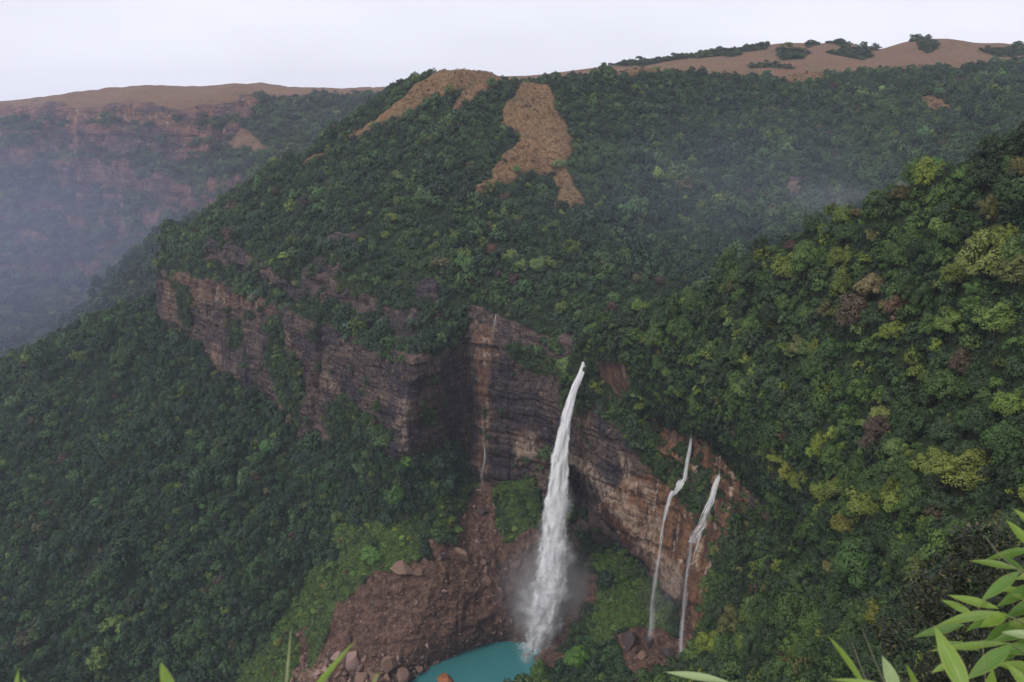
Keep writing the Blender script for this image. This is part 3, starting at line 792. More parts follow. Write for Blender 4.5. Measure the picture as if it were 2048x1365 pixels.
def fall_mesh(name, path, layers, mat, seed, parent=None, nrow=160, ncol=28, ragged=0.08, thick=0.5, edge=0.55):
    """path: (px left, px right, py, Y, cover). Bulged curtains one behind the other give the column real depth."""
    path = np.array(path, float)
    cu = np.concatenate([[0], np.cumsum(np.hypot(np.diff(path[:, 2]), np.diff(path[:, 0])))])
    t = np.linspace(0, cu[-1], nrow)
    q = _pchip(cu, path, t)
    L = np.array([at(a, c, Y=d) for a, _, c, d, _ in q])
    Rr = np.array([at(bb, c, Y=d) for _, bb, c, d, _ in q])
    rows_V, rows_F, uv, cov = [], [], [], []
    w = np.linalg.norm(Rr - L, axis=1)
    s = np.linspace(0, 1, ncol)
    length = np.concatenate([[0], np.cumsum(np.linalg.norm(np.diff((L + Rr) / 2, axis=0), axis=1))])
    base = 0
    for k in range(layers):
        f = k / max(1, layers - 1) if layers > 1 else 0.0
        rad = 1.0 - 0.24 * k
        V = np.zeros((nrow, ncol, 3))
        for i in range(nrow):
            c0 = (L[i] + Rr[i]) / 2
            wob = vnoise(np.array([[t[i] / 40, k * 3.1, seed * 1.7]]))[0] * ragged * w[i]
            wl = 1 + vnoise(np.array([[t[i] / 22, k * 5.3, seed * 2.9]]))[0] * ragged * 2
            x = (s - 0.5) * w[i] * rad * wl + wob
            arch = np.sqrt(np.clip(1 - (2 * s - 1) ** 2, 0, 1)) * w[i] * thick * rad
            nz = fbm(np.stack([x * 0.25, np.full(ncol, length[i] * 0.06), np.full(ncol, seed + k * 9.0)], -1), 1, 3, 7) * w[i] * 0.09
            V[i] = c0 + (Rr[i] - L[i])[None] / w[i] * x[:, None] + np.array((0, -1, 0)) * (arch + nz - w[i] * 0.12 * k)[:, None]
        rows_V.append(V.reshape(-1, 3))
        rows_F.append(grid_faces(nrow, ncol) + base)
        base += nrow * ncol
        U = np.broadcast_to(s[None] * 1.0 + k * 7.3, (nrow, ncol))
        T = np.broadcast_to(length[:, None] / 20.0 + k * 3.7, (nrow, ncol))
        uv.append(np.stack([U, T], -1).reshape(-1, 2))
        e = np.clip((1 - np.abs(2 * s - 1)) / edge, 0, 1)
        e = e * e * (3 - 2 * e)
        cov.append((e[None] * q[:, 4:5]).ravel())
    V = np.concatenate(rows_V); Fq = np.concatenate(rows_F)
    me = make_mesh(name, V, Fq, mat, True, {'cover': np.concatenate(cov)})
    uvl = me.uv_layers.new(name='UVMap')
    li = np.zeros(len(me.loops), np.int32)
    me.loops.foreach_get('vertex_index', li)
    uvl.data.foreach_set('uv', np.concatenate(uv)[li].astype(np.float32).ravel())
    return link(name, me, parent)

MAT['fall'] = fall_mat('falling white water', 0.98, 8.0, 1.1, (0.97, 0.97, 0.98), 0.40, 0.74)
MAT['veil'] = fall_mat('thin falling veil', 0.55, 3.0, 0.5, (0.93, 0.93, 0.95), 0.30, 0.85)
MAT['spray_sheet'] = fall_mat('drifting spray curtain', 0.60, 3.0, 0.6, (0.94, 0.94, 0.96), 0.28, 0.85)

def empty(name, loc=(0, 0, 0)):
    o = bpy.data.objects.new(name, None)
    o.empty_display_size = 1
    COL.objects.link(o)
    o.location = loc
    return o

def widen(path):
    return [((a + b) / 2 - (b - a) / 2 * k, (a + b) / 2 + (b - a) / 2 * k, c, d, e) for a, b, c, d, e in path for k in (1 + 0.20 * min(1, max(0, (c - 840) / 150)),)]

def fall_thing(label, group='waterfalls off the sandstone rim'):
    return tag(empty('waterfall'), label, 'waterfall', group)

mf = fall_thing('tall broad white waterfall plunging from the cliff notch into the turquoise pool')
core = [(1160, 1178, 722, 790, .9), (1150, 1173, 745, 786, .95), (1135, 1162, 775, 782, .95), (1122, 1153, 812, 778, .92), (1106, 1148, 860, 775, .9), (1091, 1147, 915, 773, .86), (1080, 1147, 975, 771, .82),
        (1068, 1147, 1040, 770, .78), (1058, 1148, 1105, 769, .74), (1044, 1148, 1165, 768, .68), (1034, 1136, 1215, 767, .65), (1034, 1112, 1255, 766, .66), (1038, 1096, 1288, 766, .64)]
fall_mesh('water_column', widen(core), 3, MAT['fall'], 3, mf, 260, 44, 0.03, 0.35, 0.8)
vl = [(1112, 1160, 812, 780, .34), (1084, 1156, 900, 778, .42), (1060, 1158, 1000, 776, .5), (1040, 1162, 1090, 774, .56), (1018, 1168, 1170, 772, .58), (1008, 1152, 1225, 770, .58), (1012, 1122, 1290, 769, .5)]
fall_mesh('water_veil', widen(vl), 2, MAT['spray_sheet'], 11, mf, 160, 24, 0.12, 0.5, 0.9)

mf2 = fall_thing('thin two step waterfall dropping off the orange overhang, left of the smaller pair')
fall_mesh('upper_water', [(1381, 1386, 858, 682, .85), (1374, 1386, 890, 680, .72), (1366, 1382, 925, 678, .66), (1360, 1376, 962, 676, .74)], 2, MAT['fall'], 21, mf2, 90, 14, 0.05, 0.15, 0.8)
fall_mesh('ledge_splash', [(1352, 1376, 958, 675, .5), (1346, 1372, 968, 674, .72), (1340, 1366, 980, 673, .62), (1332, 1360, 992, 672, .45)], 2, MAT['fall'], 23, mf2, 40, 18, 0.16, 0.2, 0.8)
fall_mesh('sliding_water', [(1334, 1356, 982, 673, .66), (1326, 1346, 1005, 672, .66), (1319, 1337, 1040, 671, .6), (1312, 1330, 1085, 670, .56), (1305, 1324, 1130, 669, .54)], 2, MAT['fall'], 25, mf2, 90, 14, 0.06, 0.15, 0.9)
fall_mesh('falling_veil', [(1304, 1325, 1115, 669, .62), (1297, 1321, 1165, 669, .62), (1290, 1316, 1210, 669, .6), (1284, 1316, 1262, 669, .54), (1282, 1318, 1278, 669, .3)], 2, MAT['veil'], 27, mf2, 90, 14, 0.08, 0.4, 0.95)

mf3 = fall_thing('waterfall fanning over a broken rock slide beside the dark forest, right of the smaller pair')
fall_mesh('upper_water', [(1438, 1442, 912, 640, .6), (1436, 1441, 945, 639, .5), (1430, 1442, 957, 638, .8)], 1, MAT['fall'], 31, mf3, 40, 10, 0.05, 0.1)
fall_mesh('sliding_water', [(1428, 1442, 956, 636, .8), (1420, 1436, 972, 634, .74), (1410, 1432, 995, 631, .66), (1400, 1428, 1020, 629, .6), (1386, 1424, 1045, 627, .54), (1374, 1412, 1066, 626, .56), (1370, 1396, 1085, 625, .6)], 2, MAT['fall'], 33, mf3, 100, 26, 0.14, 0.12, 0.7)
fall_mesh('falling_veil', [(1371, 1391, 1078, 625, .66), (1365, 1385, 1130, 625, .62), (1359, 1381, 1180, 625, .6), (1352, 1376, 1240, 625, .6), (1346, 1374, 1300, 625, .56), (1342, 1376, 1320, 625, .35)], 2, MAT['veil'], 35, mf3, 120, 14, 0.08, 0.4, 0.95)
fall_mesh('side_trickle', [(1396, 1404, 1070, 624, .7), (1388, 1394, 1100, 624, .6), (1382, 1386, 1130, 624, .5)], 1, MAT['fall'], 37, mf3, 40, 8, 0.05, 0.1)

mf4 = fall_thing('thread of wet white water trickling down the dark corner of the cliff')
fall_mesh('water_thread', [(989, 994, 630, 872, .6), (985, 990, 660, 866, .5), (962, 967, 760, 866, .3), (964, 969, 860, 864, .45), (966, 972, 920, 858, .6), (958, 968, 945, 852, .5), (964, 970, 990, 842, .4)], 1, MAT['veil'], 41, mf4, 120, 8, 0.1, 0.1)

# spray cloud at the foot of the fall (a small real volume with soft edges)
def mist(name, label, c, r, dens, seed, colr=(0.93, 0.93, 0.97), wisp=1.0):
    bm = bmesh.new()
    bmesh.ops.create_icosphere(bm, subdivisions=3, radius=1.0)
    me = bpy.data.meshes.new(name)
    bm.to_mesh(me); bm.free()
    o = link(name, me)
    o.location = c
    o.scale = r
    b = NB(name + ' vapour')
    tc = b.N.new('ShaderNodeTexCoord').outputs['Object']
    ln = b.N.new('ShaderNodeVectorMath'); ln.operation = 'LENGTH'
    b.L.new(tc, ln.inputs[0])
    fall = b.ramp(ln.outputs['Value'], 0.15, 1.0, 1.0, 0.0)
    nz = b.noise(2.4, (1, 1, 0.6), 3, vec=None)
    d = b.math('MULTIPLY', b.math('MULTIPLY', fall, b.ramp(nz, 0.30, 0.68, 1 - wisp, 1.0)), dens)
    pv = b.N.new('ShaderNodeVolumePrincipled')
    pv.inputs['Color'].default_value = colr + (1,)
    pv.inputs['Anisotropy'].default_value = 0.2
    b.L.new(d, pv.inputs['Density'])
    b.L.new(pv.outputs[0], b.out.inputs['Volume'])
    me.materials.append(b.m)
    tag(o, label, 'mist', kind='stuff')
    return o
mist('spray', 'pale spray drifting round the foot of the tall waterfall', at(1092, 1190, Y=762), (64, 38, 92), 0.050, 1)
mist('spray', 'thin vapour at the foot of the two smaller waterfalls', at(1330, 1190, Y=655), (30, 22, 52), 0.010, 2)
mist('cloud_wisp', 'faint wisp of cloud caught on the ridge of the near hillside', at(1660, 395, Y=800), (70, 45, 20), 0.0035, 3)

mist('gully_mist', 'faint mist lying in the side valley behind the near hillside ridge', at(1500, 400, Y=960), (320, 190, 150), 0.00038, 5, (0.66, 0.72, 1.0), 0.0)
mist('valley_mist', 'blue mist filling the deep valley at the left below the escarpment', (-1120, 1750, -300), (780, 600, 430), 0.00042, 4, (0.60, 0.66, 1.0), 0.0)

# ================================================================== ROCKS
def rock_mat(name, a, bcol, c):
    b = NB(name)
    k = b.mix(b.noise(0.35, (1, 1, 1.5), 5, 0.65), a, bcol)
    k = b.mix(b.ramp(b.noise(0.9, (1, 1, 2), 5, 0.7), 0.55, 0.68, 0, 0.7), k, c)
    k = b.mul(k, b.mix(b.noise(1.4, detail=5, rough=0.75), (0.6, 0.6, 0.6), (1.35, 1.35, 1.35)))
    return b.finish(b.principled(k, 0.85, b.bump(b.noise(1.2, detail=7, rough=0.7), 0.8, 0.5), 0.2))
MAT['boulder'] = rock_mat('brown boulder stone', (0.135, 0.080, 0.057), (0.215, 0.138, 0.104), (0.06, 0.038, 0.030))
MAT['pink_rock'] = rock_mat('pinkish sandstone', (0.24, 0.15, 0.125), (0.30, 0.20, 0.17), (0.15, 0.095, 0.075))
MAT['dark_rock'] = rock_mat('dark wet rock', (0.045, 0.034, 0.034), (0.08, 0.058, 0.055), (0.19, 0.15, 0.13))
MAT['orange_rock'] = rock_mat('rusty orange rock', (0.30, 0.12, 0.05), (0.26, 0.10, 0.05), (0.16, 0.07, 0.045))

def rock_mesh(name, seed, sx, sy, sz, mat, cuts=9):
    rnd = random.Random(seed)
    bm = bmesh.new()
    bmesh.ops.create_icosphere(bm, subdivisions=4, radius=1.0)
    planes = []
    for _ in range(cuts):
        d = Vector((rnd.uniform(-1, 1), rnd.uniform(-1, 1), rnd.uniform(-0.8, 1))).normalized()
        planes.append((d, rnd.uniform(0.36, 0.74)))
    for v in bm.verts:
        for d, k in planes:
            e = v.co.dot(d) - k
            if e > 0:
                v.co -= d * e
    co = np.array([v.co for v in bm.verts])
    co += co * (fbm(co, 0.8, 4, seed) * 0.10)[:, None]
    for v, c in zip(bm.verts, co):
        v.co = (c[0] * sx, c[1] * sy, c[2] * sz)
    me = bpy.data.meshes.new(name)
    bm.to_mesh(me); bm.free()
    me.materials.append(MAT[mat])
    me.shade_flat()
    return me

# (px, py, width px, height px, material, label)
BOULDERS = [
    (922, 1102, 40, 27, 'boulder', 'largest rounded brown boulder above the landslide, below the dark gully'),
    (907, 1081, 22, 18, 'boulder', 'smaller brown boulder touching the upper left of the largest rounded boulder'),
    (948, 1117, 15, 14, 'boulder', 'pale brown boulder just right of the largest rounded boulder'),
    (965, 1106, 13, 11, 'boulder', 'little brown boulder topmost in the cluster below the gully'),
    (967, 1120, 17, 10, 'boulder', 'flat brown boulder lying in the middle of the cluster below the gully'),
    (983, 1127, 10, 20, 'boulder', 'narrow upright brown boulder at the right of the cluster'),
    (969, 1137, 22, 18, 'boulder', 'blocky pale brown boulder above the lowest one of the cluster'),
    (967, 1157, 24, 24, 'boulder', 'lowest squarish dark brown boulder of the cluster above the landslide'),
    (808, 1130, 40, 22, 'boulder', 'long layered brown slab jutting from the green slope above the landslide'),
    (834, 1141, 26, 14, 'boulder', 'broken brown block leaning on the right end of the layered slab'),
    (698, 1306, 42, 48, 'pink_rock', 'big pinkish pointed rock slab at the lower left of the landslide'),
    (676, 1312, 32, 22, 'pink_rock', 'flat pinkish slab tucked behind the big pointed slab'),
    (652, 1335, 20, 20, 'pink_rock', 'small pinkish block at the green edge left of the pointed slab'),
    (785, 1322, 34, 30, 'boulder', 'brown angular block above the rubble left of the pool'),
    (800, 1346, 30, 28, 'boulder', 'brown boulder on the pool bank, nearest the water at left'),
    (757, 1350, 30, 24, 'boulder', 'brown boulder half buried in the rubble left of the pool'),
    (722, 1352, 28, 22, 'boulder', 'rough brown boulder in the rubble under the pinkish slab'),
    (836, 1333, 18, 16, 'boulder', 'small brown stone standing at the left shoreline of the pool'),
    (888, 1360, 32, 22, 'orange_rock', 'rusty orange round rock rising from the pool at the bottom edge'),
    (1050, 1316, 26, 24, 'boulder', 'largest brown block on the right shore of the pool'),
    (1066, 1305, 15, 14, 'boulder', 'grey brown block behind the largest right shore block'),
    (1077, 1316, 20, 15, 'boulder', 'brown block right of the largest right shore block'),
    (1090, 1302, 18, 14, 'boulder', 'mid sized brown block on the upper part of the right shore'),
    (1110, 1292, 15, 12, 'boulder', 'small brown block highest on the right shore of the pool'),
    (1108, 1250, 28, 44, 'dark_rock', 'tall dark brown rock standing right beside the foot of the waterfall'),
    (1072, 1283, 24, 8, 'boulder', 'low wet brown rock under the foot of the waterfall'),
    (1258, 1273, 34, 36, 'dark_rock', 'dark leaning rock with a pale face left of the small waterfall foot'),
    (1300, 1278, 30, 22, 'dark_rock', 'wet dark rock splashed by the thin left waterfall'),
    (1335, 1300, 30, 20, 'dark_rock', 'dark rock between the feet of the two small waterfalls'),
    (1280, 1310, 26, 18, 'boulder', 'brown rock below the leaning dark rock at the forest edge'),
    (962, 1022, 26, 20, 'dark_rock', 'dark ledge rock in the gully below the cliff corner'),
]
rs = 1
for px, py, w, h, m, lab in BOULDERS:
    hit = cast(px, py + h * 0.25, ['slope'])
    if not hit:
        continue
    p, nrm, _, dist = hit
    if px == 888:
        p = Vector(at(px, py + 5, z=POOL_Z))
        dist = p.length
    s = dist / F
    rs += 1
    o = link('boulder', rock_mesh('boulder', rs, w * s * 0.56, w * s * 0.50, h * s * 0.62, m))
    o.location = p + nrm * (h * s * 0.12)
    o.rotation_euler = (random.Random(rs).uniform(-.15, .15), random.Random(rs + 5).uniform(-.2, .2), random.Random(rs + 9).uniform(-.5, .5))
    tag(o, lab, 'boulder', 'boulders around the landslide and pool')

# ================================================================== FOREST
def leaf_mat(name, src):
    b = NB(name)
    if src == 'object':
        tint = b.N.new('ShaderNodeObjectInfo').outputs['Color']
    else:
        tint = b.attr('tint', 'Color', 'INSTANCER')
    v = b.attr('vary', 'Fac')
    n = b.N.new('ShaderNodeMix'); n.data_type = 'RGBA'; n.blend_type = 'MULTIPLY'; n.inputs['Factor'].default_value = 1
    b.L.new(tint, n.inputs['A']); b.L.new(v, n.inputs['B'])
    c = n.outputs['Result']
    d = b.principled(c, 0.55, None, 0.25)
    t = b.N.new('ShaderNodeBsdfTranslucent')
    b.L.new(c, t.inputs[0])
    mx = b.N.new('ShaderNodeMixShader'); mx.inputs[0].default_value = 0.12
    b.L.new(d.outputs[0], mx.inputs[1]); b.L.new(t.outputs[0], mx.inputs[2])
    return b.finish(mx)
MAT['leaf_mass'] = leaf_mat('canopy leaves', 'instancer')
MAT['leaf'] = leaf_mat('tree leaves', 'object')
b = NB('grey brown bark')
MAT['bark'] = b.finish(b.principled(b.mix(b.noise(3, (1, 1, .2), 4), (0.025, 0.021, 0.018), (0.07, 0.058, 0.048)), 0.9))

def crown_mesh(name, seed, nclump, nleaf, size, mat, tall=0.85, spread=1.0):
    """leaf faces gathered in clumps over an uneven dome; unit radius, base at z = 0"""
    rnd = np.random.RandomState(seed)
    cl_, rad = [], []
    tries = 0
    while len(cl_) < nclump and tries < 4000:
        tries += 1
        a = rnd.uniform(0, 2 * math.pi)
        e = math.acos(1 - rnd.uniform(0.0, 1.30))      # from the pole downwards past the equator
        lob = 1 + 0.22 * math.sin(2 * a + seed) + 0.14 * math.sin(5 * a + seed * 2.1)
        rr = 0.72 * lob * spread * rnd.uniform(0.75, 1.1)
        c = np.array((math.cos(a) * math.sin(e) * rr, math.sin(a) * math.sin(e) * rr, 0.62 * tall + math.cos(e) * rr * tall))
        r = rnd.uniform(0.20, 0.40)
        if all(np.linalg.norm(c - q) > 0.62 * min(r, s_) + 0.06 for q, s_ in zip(cl_, rad)):
            cl_.append(c); rad.append(r)
    per = nleaf // len(cl_)
    V, vary, NN = [], [], []
    for c, r in zip(cl_, rad):
        cv = rnd.uniform(0.84, 1.16)
        d = rnd.normal(size=(per, 3))
        d /= np.linalg.norm(d, axis=1, keepdims=True)
        d[:, 2] = np.where(d[:, 2] < -0.35, -d[:, 2], d[:, 2])
        bump_ = 1 + 0.16 * vnoise(d * 3.1 + seed, 5)
        P = c + d * (r * bump_ * rnd.uniform(0.74, 1.06, per))[:, None] * np.array((1, 1, 0.85))
        nn_ = d + rnd.normal(size=(per, 3)) * 0.42 + np.array((0, 0, 0.25))
        nn_ /= np.linalg.norm(nn_, axis=1, keepdims=True)
        t = np.cross(nn_, rnd.normal(size=(per, 3)))
        t /= np.linalg.norm(t, axis=1, keepdims=True) + 1e-9
        bt = np.cross(nn_, t)
        sz = (size * rnd.uniform(0.7, 1.35, per))[:, None]
        q = np.stack([P - t * sz, P - bt * sz * 0.62 + nn_ * sz * .12, P + t * sz, P + bt * sz * 0.62 + nn_ * sz * .12], 1)
        V.append(q.reshape(-1, 3))
        vary.append(np.repeat(cv * rnd.uniform(0.88, 1.12, per), 4))
        o_ = P - np.array((0, 0, 0.35 * tall)); o_ /= np.linalg.norm(o_, axis=1, keepdims=True)
        m_ = d * 0.62 + o_ * 0.38 + nn_ * 0.25
        m_ /= np.linalg.norm(m_, axis=1, keepdims=True)
        NN.append(np.repeat(m_, 4, axis=0))
    V = np.concatenate(V)
    Fq = np.arange(len(V)).reshape(-1, 4)
    me = make_mesh(name, V, Fq, mat, True, {'vary': np.concatenate(vary)})
    me.normals_split_custom_set(np.concatenate(NN).tolist())          # soft leaf-mass shading over each clump
    return me

def trunk_mesh(name, seed, h=1.3):
    rnd = random.Random(seed)
    bm = bmesh.new()
    def limb(p0, p1, r0, r1, n=7, seg=4):
        p0, p1 = Vector(p0), Vector(p1)
        ax = (p1 - p0).normalized()
        q = ax.to_track_quat('Z', 'Y')
        prev = None
        for s_ in range(seg + 1):
            f = s_ / seg
            c = p0.lerp(p1, f) + Vector((math.sin(f * 3 + seed), math.cos(f * 2.3 + seed), 0)) * 0.02
            rr = r0 + (r1 - r0) * f
            ring = [bm.verts.new(c + q @ Vector((math.cos(k / n * 6.283) * rr, math.sin(k / n * 6.283) * rr, 0))) for k in range(n)]
            if prev:
                for k in range(n):
                    bm.faces.new((prev[k], prev[(k + 1) % n], ring[(k + 1) % n], ring[k]))
            prev = ring
    top = (rnd.uniform(-.08, .08), rnd.uniform(-.08, .08), 0.55)
    limb((0, 0, -h), top, 0.045, 0.03)
    for k in range(5):
        a = k * 1.257 + rnd.uniform(-.3, .3)
        limb((top[0], top[1], 0.25 + 0.06 * k), (math.cos(a) * .6, math.sin(a) * .6, rnd.uniform(0.7, 1.0)), 0.035, 0.012, 5, 3)
    me = bpy.data.meshes.new(name)
    bm.to_mesh(me); bm.free()
    me.materials.append(MAT['bark'])
    return me

# unlinked source crowns for the canopy masses
SRC = []
for k in range(9):
    me = crown_mesh('canopy_crown', 200 + k, 15 + (k * 5) % 11, 760, 0.105, MAT['leaf_mass'], (0.8, 0.95, 0.7)[k % 3])
    SRC.append(bpy.data.objects.new('canopy_crown', me))

def gn_scatter(name):
    ng = bpy.data.node_groups.new(name, 'GeometryNodeTree')
    ng.interface.new_socket('Geometry', in_out='INPUT', socket_type='NodeSocketGeometry')
    ng.interface.new_socket('Geometry', in_out='OUTPUT', socket_type='NodeSocketGeometry')
    return ng

def scatter(name, srcs, P, rot, scl, tint, pick):
    me = bpy.data.meshes.new(name)
    me.vertices.add(len(P))
    me.vertices.foreach_set('co', np.ascontiguousarray(P, np.float32).ravel())
    for nm, typ, fld, val in (('rot', 'FLOAT_VECTOR', 'vector', rot), ('scl', 'FLOAT_VECTOR', 'vector', scl), ('pick', 'INT', 'value', pick)):
        a_ = me.attributes.new(nm, typ, 'POINT')
        a_.data.foreach_set(fld, np.ascontiguousarray(val, np.int32 if typ == 'INT' else np.float32).ravel())
    a_ = me.attributes.new('tint', 'FLOAT_COLOR', 'POINT')
    c4 = np.ones((len(P), 4), np.float32); c4[:, :3] = tint
    a_.data.foreach_set('color', c4.ravel())
    o = link(name, me)
    ng = gn_scatter(name)
    N, L = ng.nodes, ng.links
    gi, go = N.new('NodeGroupInput'), N.new('NodeGroupOutput')
    jn = N.new('GeometryNodeJoinGeometry')
    for s_ in srcs:
        oi = N.new('GeometryNodeObjectInfo')
        oi.inputs['Object'].default_value = s_
        g2i = N.new('GeometryNodeGeometryToInstance')
        L.new(oi.outputs['Geometry'], g2i.inputs[0])
        L.new(g2i.outputs[0], jn.inputs[0])
    ip = N.new('GeometryNodeInstanceOnPoints')
    L.new(gi.outputs[0], ip.inputs['Points'])
    L.new(jn.outputs[0], ip.inputs['Instance'])
    ip.inputs['Pick Instance'].default_value = True
    for nm, typ, sock in (('pick', 'INT', 'Instance Index'), ('rot', 'FLOAT_VECTOR', 'Rotation'), ('scl', 'FLOAT_VECTOR', 'Scale')):
        na = N.new('GeometryNodeInputNamedAttribute')
        na.data_type = typ
        na.inputs['Name'].default_value = nm
        L.new(na.outputs['Attribute'], ip.inputs[sock])
    L.new(ip.outputs[0], go.inputs[0])
    md = o.modifiers.new('canopy', 'NODES')
    md.node_group = ng
    return o

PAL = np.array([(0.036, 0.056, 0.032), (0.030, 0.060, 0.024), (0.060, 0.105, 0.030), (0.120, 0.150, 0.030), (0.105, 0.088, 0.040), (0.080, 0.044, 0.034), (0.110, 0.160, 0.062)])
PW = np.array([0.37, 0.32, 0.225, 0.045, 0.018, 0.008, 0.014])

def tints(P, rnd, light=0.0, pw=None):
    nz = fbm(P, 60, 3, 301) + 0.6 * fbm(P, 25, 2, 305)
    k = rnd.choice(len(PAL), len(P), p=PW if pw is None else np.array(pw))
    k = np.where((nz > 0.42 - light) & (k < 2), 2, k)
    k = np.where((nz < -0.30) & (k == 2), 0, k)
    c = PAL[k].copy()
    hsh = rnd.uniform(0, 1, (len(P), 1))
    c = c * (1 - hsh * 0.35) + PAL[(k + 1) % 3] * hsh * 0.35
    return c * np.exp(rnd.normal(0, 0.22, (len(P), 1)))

def sample(sh, cover, spacing, seed, crop=None):
    """evenly spread planting spots over the covered part of a terrain sheet"""
    rnd = np.random.RandomState(seed)
    G = SHEETS[sh]['G']
    n = SHEETS[sh]['n']
    a = np.linalg.norm(np.cross(G[1:, :-1] - G[:-1, :-1], G[:-1, 1:] - G[:-1, :-1]), axis=2)
    m = cover[:-1, :-1] & cover[1:, 1:]
    X, Y = proj(G[:-1, :-1])
    m &= (X > -260) & (X < 2330) & (Y > -50) & (Y < 1560) & (G[:-1, :-1, 1] > 40)
    a = a * m
    tot = a.sum()
    cnt = int(tot / (spacing * spacing) * 2.2)
    cs = np.cumsum(a.ravel()) / tot
    idx = np.searchsorted(cs, rnd.uniform(0, 1, cnt))
    idx = np.minimum(idx, a.size - 1)
    i, j = np.divmod(idx, a.shape[1])
    u, v = rnd.uniform(0, 1, (2, cnt, 1))
    P = G[i, j] * (1 - u) * (1 - v) + G[i, j + 1] * u * (1 - v) + G[i + 1, j] * (1 - u) * v + G[i + 1, j + 1] * u * v
    sp = spacing * np.clip(1 + 0.45 * fbm(P, 50, 2, seed + 3), 0.6, 1.5)
    keep, cells = [], {}
    for q in range(cnt):
        p = P[q]; s_ = sp[q]
        key = (int(p[0] // spacing), int(p[1] // spacing), int(p[2] // spacing))
        ok = True
        for dx in (-1, 0, 1):
            for dy in (-1, 0, 1):
                for dz in (-1, 0, 1):
                    for r_ in cells.get((key[0] + dx, key[1] + dy, key[2] + dz), ()):
                        if (P[r_][0] - p[0]) ** 2 + (P[r_][1] - p[1]) ** 2 + (P[r_][2] - p[2]) ** 2 < (s_ * 0.72) ** 2:
                            ok = False
        if ok:
            cells.setdefault(key, []).append(q)
            keep.append(q)
    keep = np.array(keep, int)
    return P[keep], n[i[keep], j[keep]], sp[keep] / spacing

FOREST_POINTS = {}
def forest(name, sh, cover, spacing, radius, seed, label, light=0.0, sink=0.15, tall=1.0, drop=None, scale_jit=0.32, hue=(1, 1, 1), lift=0.0, pw=None):
    P, nr, rel = sample(sh, cover, spacing, seed)
    rnd = np.random.RandomState(seed + 1)
    r = radius * rel * np.exp(rnd.normal(0, scale_jit, len(P)))
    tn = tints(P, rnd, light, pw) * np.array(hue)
    P = P.copy()
    P[:, 2] += lift
    P[:, 2] -= r * sink
    P += nr * (r * 0.15)[:, None]
    P[:, 2] += rnd.normal(0, 0.28, len(P)) * r
    rot = np.stack([rnd.normal(0, .12, len(P)), rnd.normal(0, .12, len(P)), rnd.uniform(0, 6.28, len(P))], -1)
    scl = np.stack([r, r, r * rnd.uniform(0.95, 1.5, len(P)) * tall], -1)
    pick = rnd.randint(0, len(SRC), len(P))
    FOREST_POINTS[name] = (P, r)
    if drop is not None:
        kp = drop(P, r, rot, scl, tn, pick)
        P, rot, scl, tn, pick = P[kp], rot[kp], scl[kp], tn[kp], pick[kp]
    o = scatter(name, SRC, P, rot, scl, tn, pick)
    tag(o, label, 'forest', kind='stuff')
    print('forest', name, len(P))
    return o

forest('hill_forest', 'hill', SHEETS['hill']['forest'], 8.6, 5.7, 1, 'closed dark green canopy covering the main hill above the cliff', 0.05, hue=(1.02, 1.08, 1.14))  # bluer leaf tint paints distance haze into the canopy
forest('slope_forest', 'slope', SHEETS['slope']['forest'], 7.8, 5.2, 2, 'blue green forest falling down the lower left slope below the cliff', -0.05, hue=(0.86, 1.0, 1.05))  # blue in the leaf tint stands in for haze
forest('ridge_forest', 'ridge', SHEETS['ridge']['forest'], 14.0, 10.0, 4, 'misty forest on the middle ridge at the left')
forest('escarpment_forest', 'escarpment', SHEETS['escarpment']['forest'], 22.0, 14.0, 5, 'hazy patches of forest on the ledges of the far escarpment', tall=0.8)
forest('hilltop_shrubs', 'grass_hills', SHEETS['grass_hills']['forest'], 9.0, 5.2, 6, 'dark thickets in the folds of the russet grass hills', tall=0.6)
forest('cliff_shrubs', 'cliff', SHEETS['cliff']['forest'], 4.5, 3.6, 7, 'shrubs and small trees clinging to the ledges of the sandstone cliff', 0.1)
forest('undergrowth', 'slope', SHEETS['slope']['green'], 3.0, 1.7, 8, 'low bright green bushes and ferns around the landslide', 0.4, tall=0.65, hue=(1.6, 1.6, 1.1), scale_jit=0.5)

def tufts(name, sh, cover, spacing, radius, seed, label, cols):
    P, nr, rel = sample(sh, cover, spacing, seed)
    rnd = np.random.RandomState(seed)
    r = radius * np.exp(rnd.normal(0, 0.4, len(P)))
    k = rnd.choice(len(cols), len(P), p=[c[3] for c in cols])
    tn = np.array([c[:3] for c in cols])[k] * np.exp(rnd.normal(0, 0.2, (len(P), 1)))
    r = np.where(k == len(cols) - 1, r * 1.9, r)
    o = scatter(name, SRC, P - nr * (r * 0.2)[:, None], np.stack([0 * r, 0 * r, rnd.uniform(0, 6.28, len(P))], -1), np.stack([r, r, r * 0.75], -1), tn, rnd.randint(0, len(SRC), len(P)))
    return tag(o, label, 'grass', kind='stuff')
SHEETS['hill']['grass'] = hill_grass
tufts('dry_grass', 'hill', hill_grass, 3.2, 0.85, 31, 'tussocks of dry orange brown grass on the open spur of the hill', [(0.24, 0.145, 0.075, .55), (0.19, 0.12, 0.062, .32), (0.15, 0.105, 0.055, .115), (0.06, 0.06, 0.035, .015)])

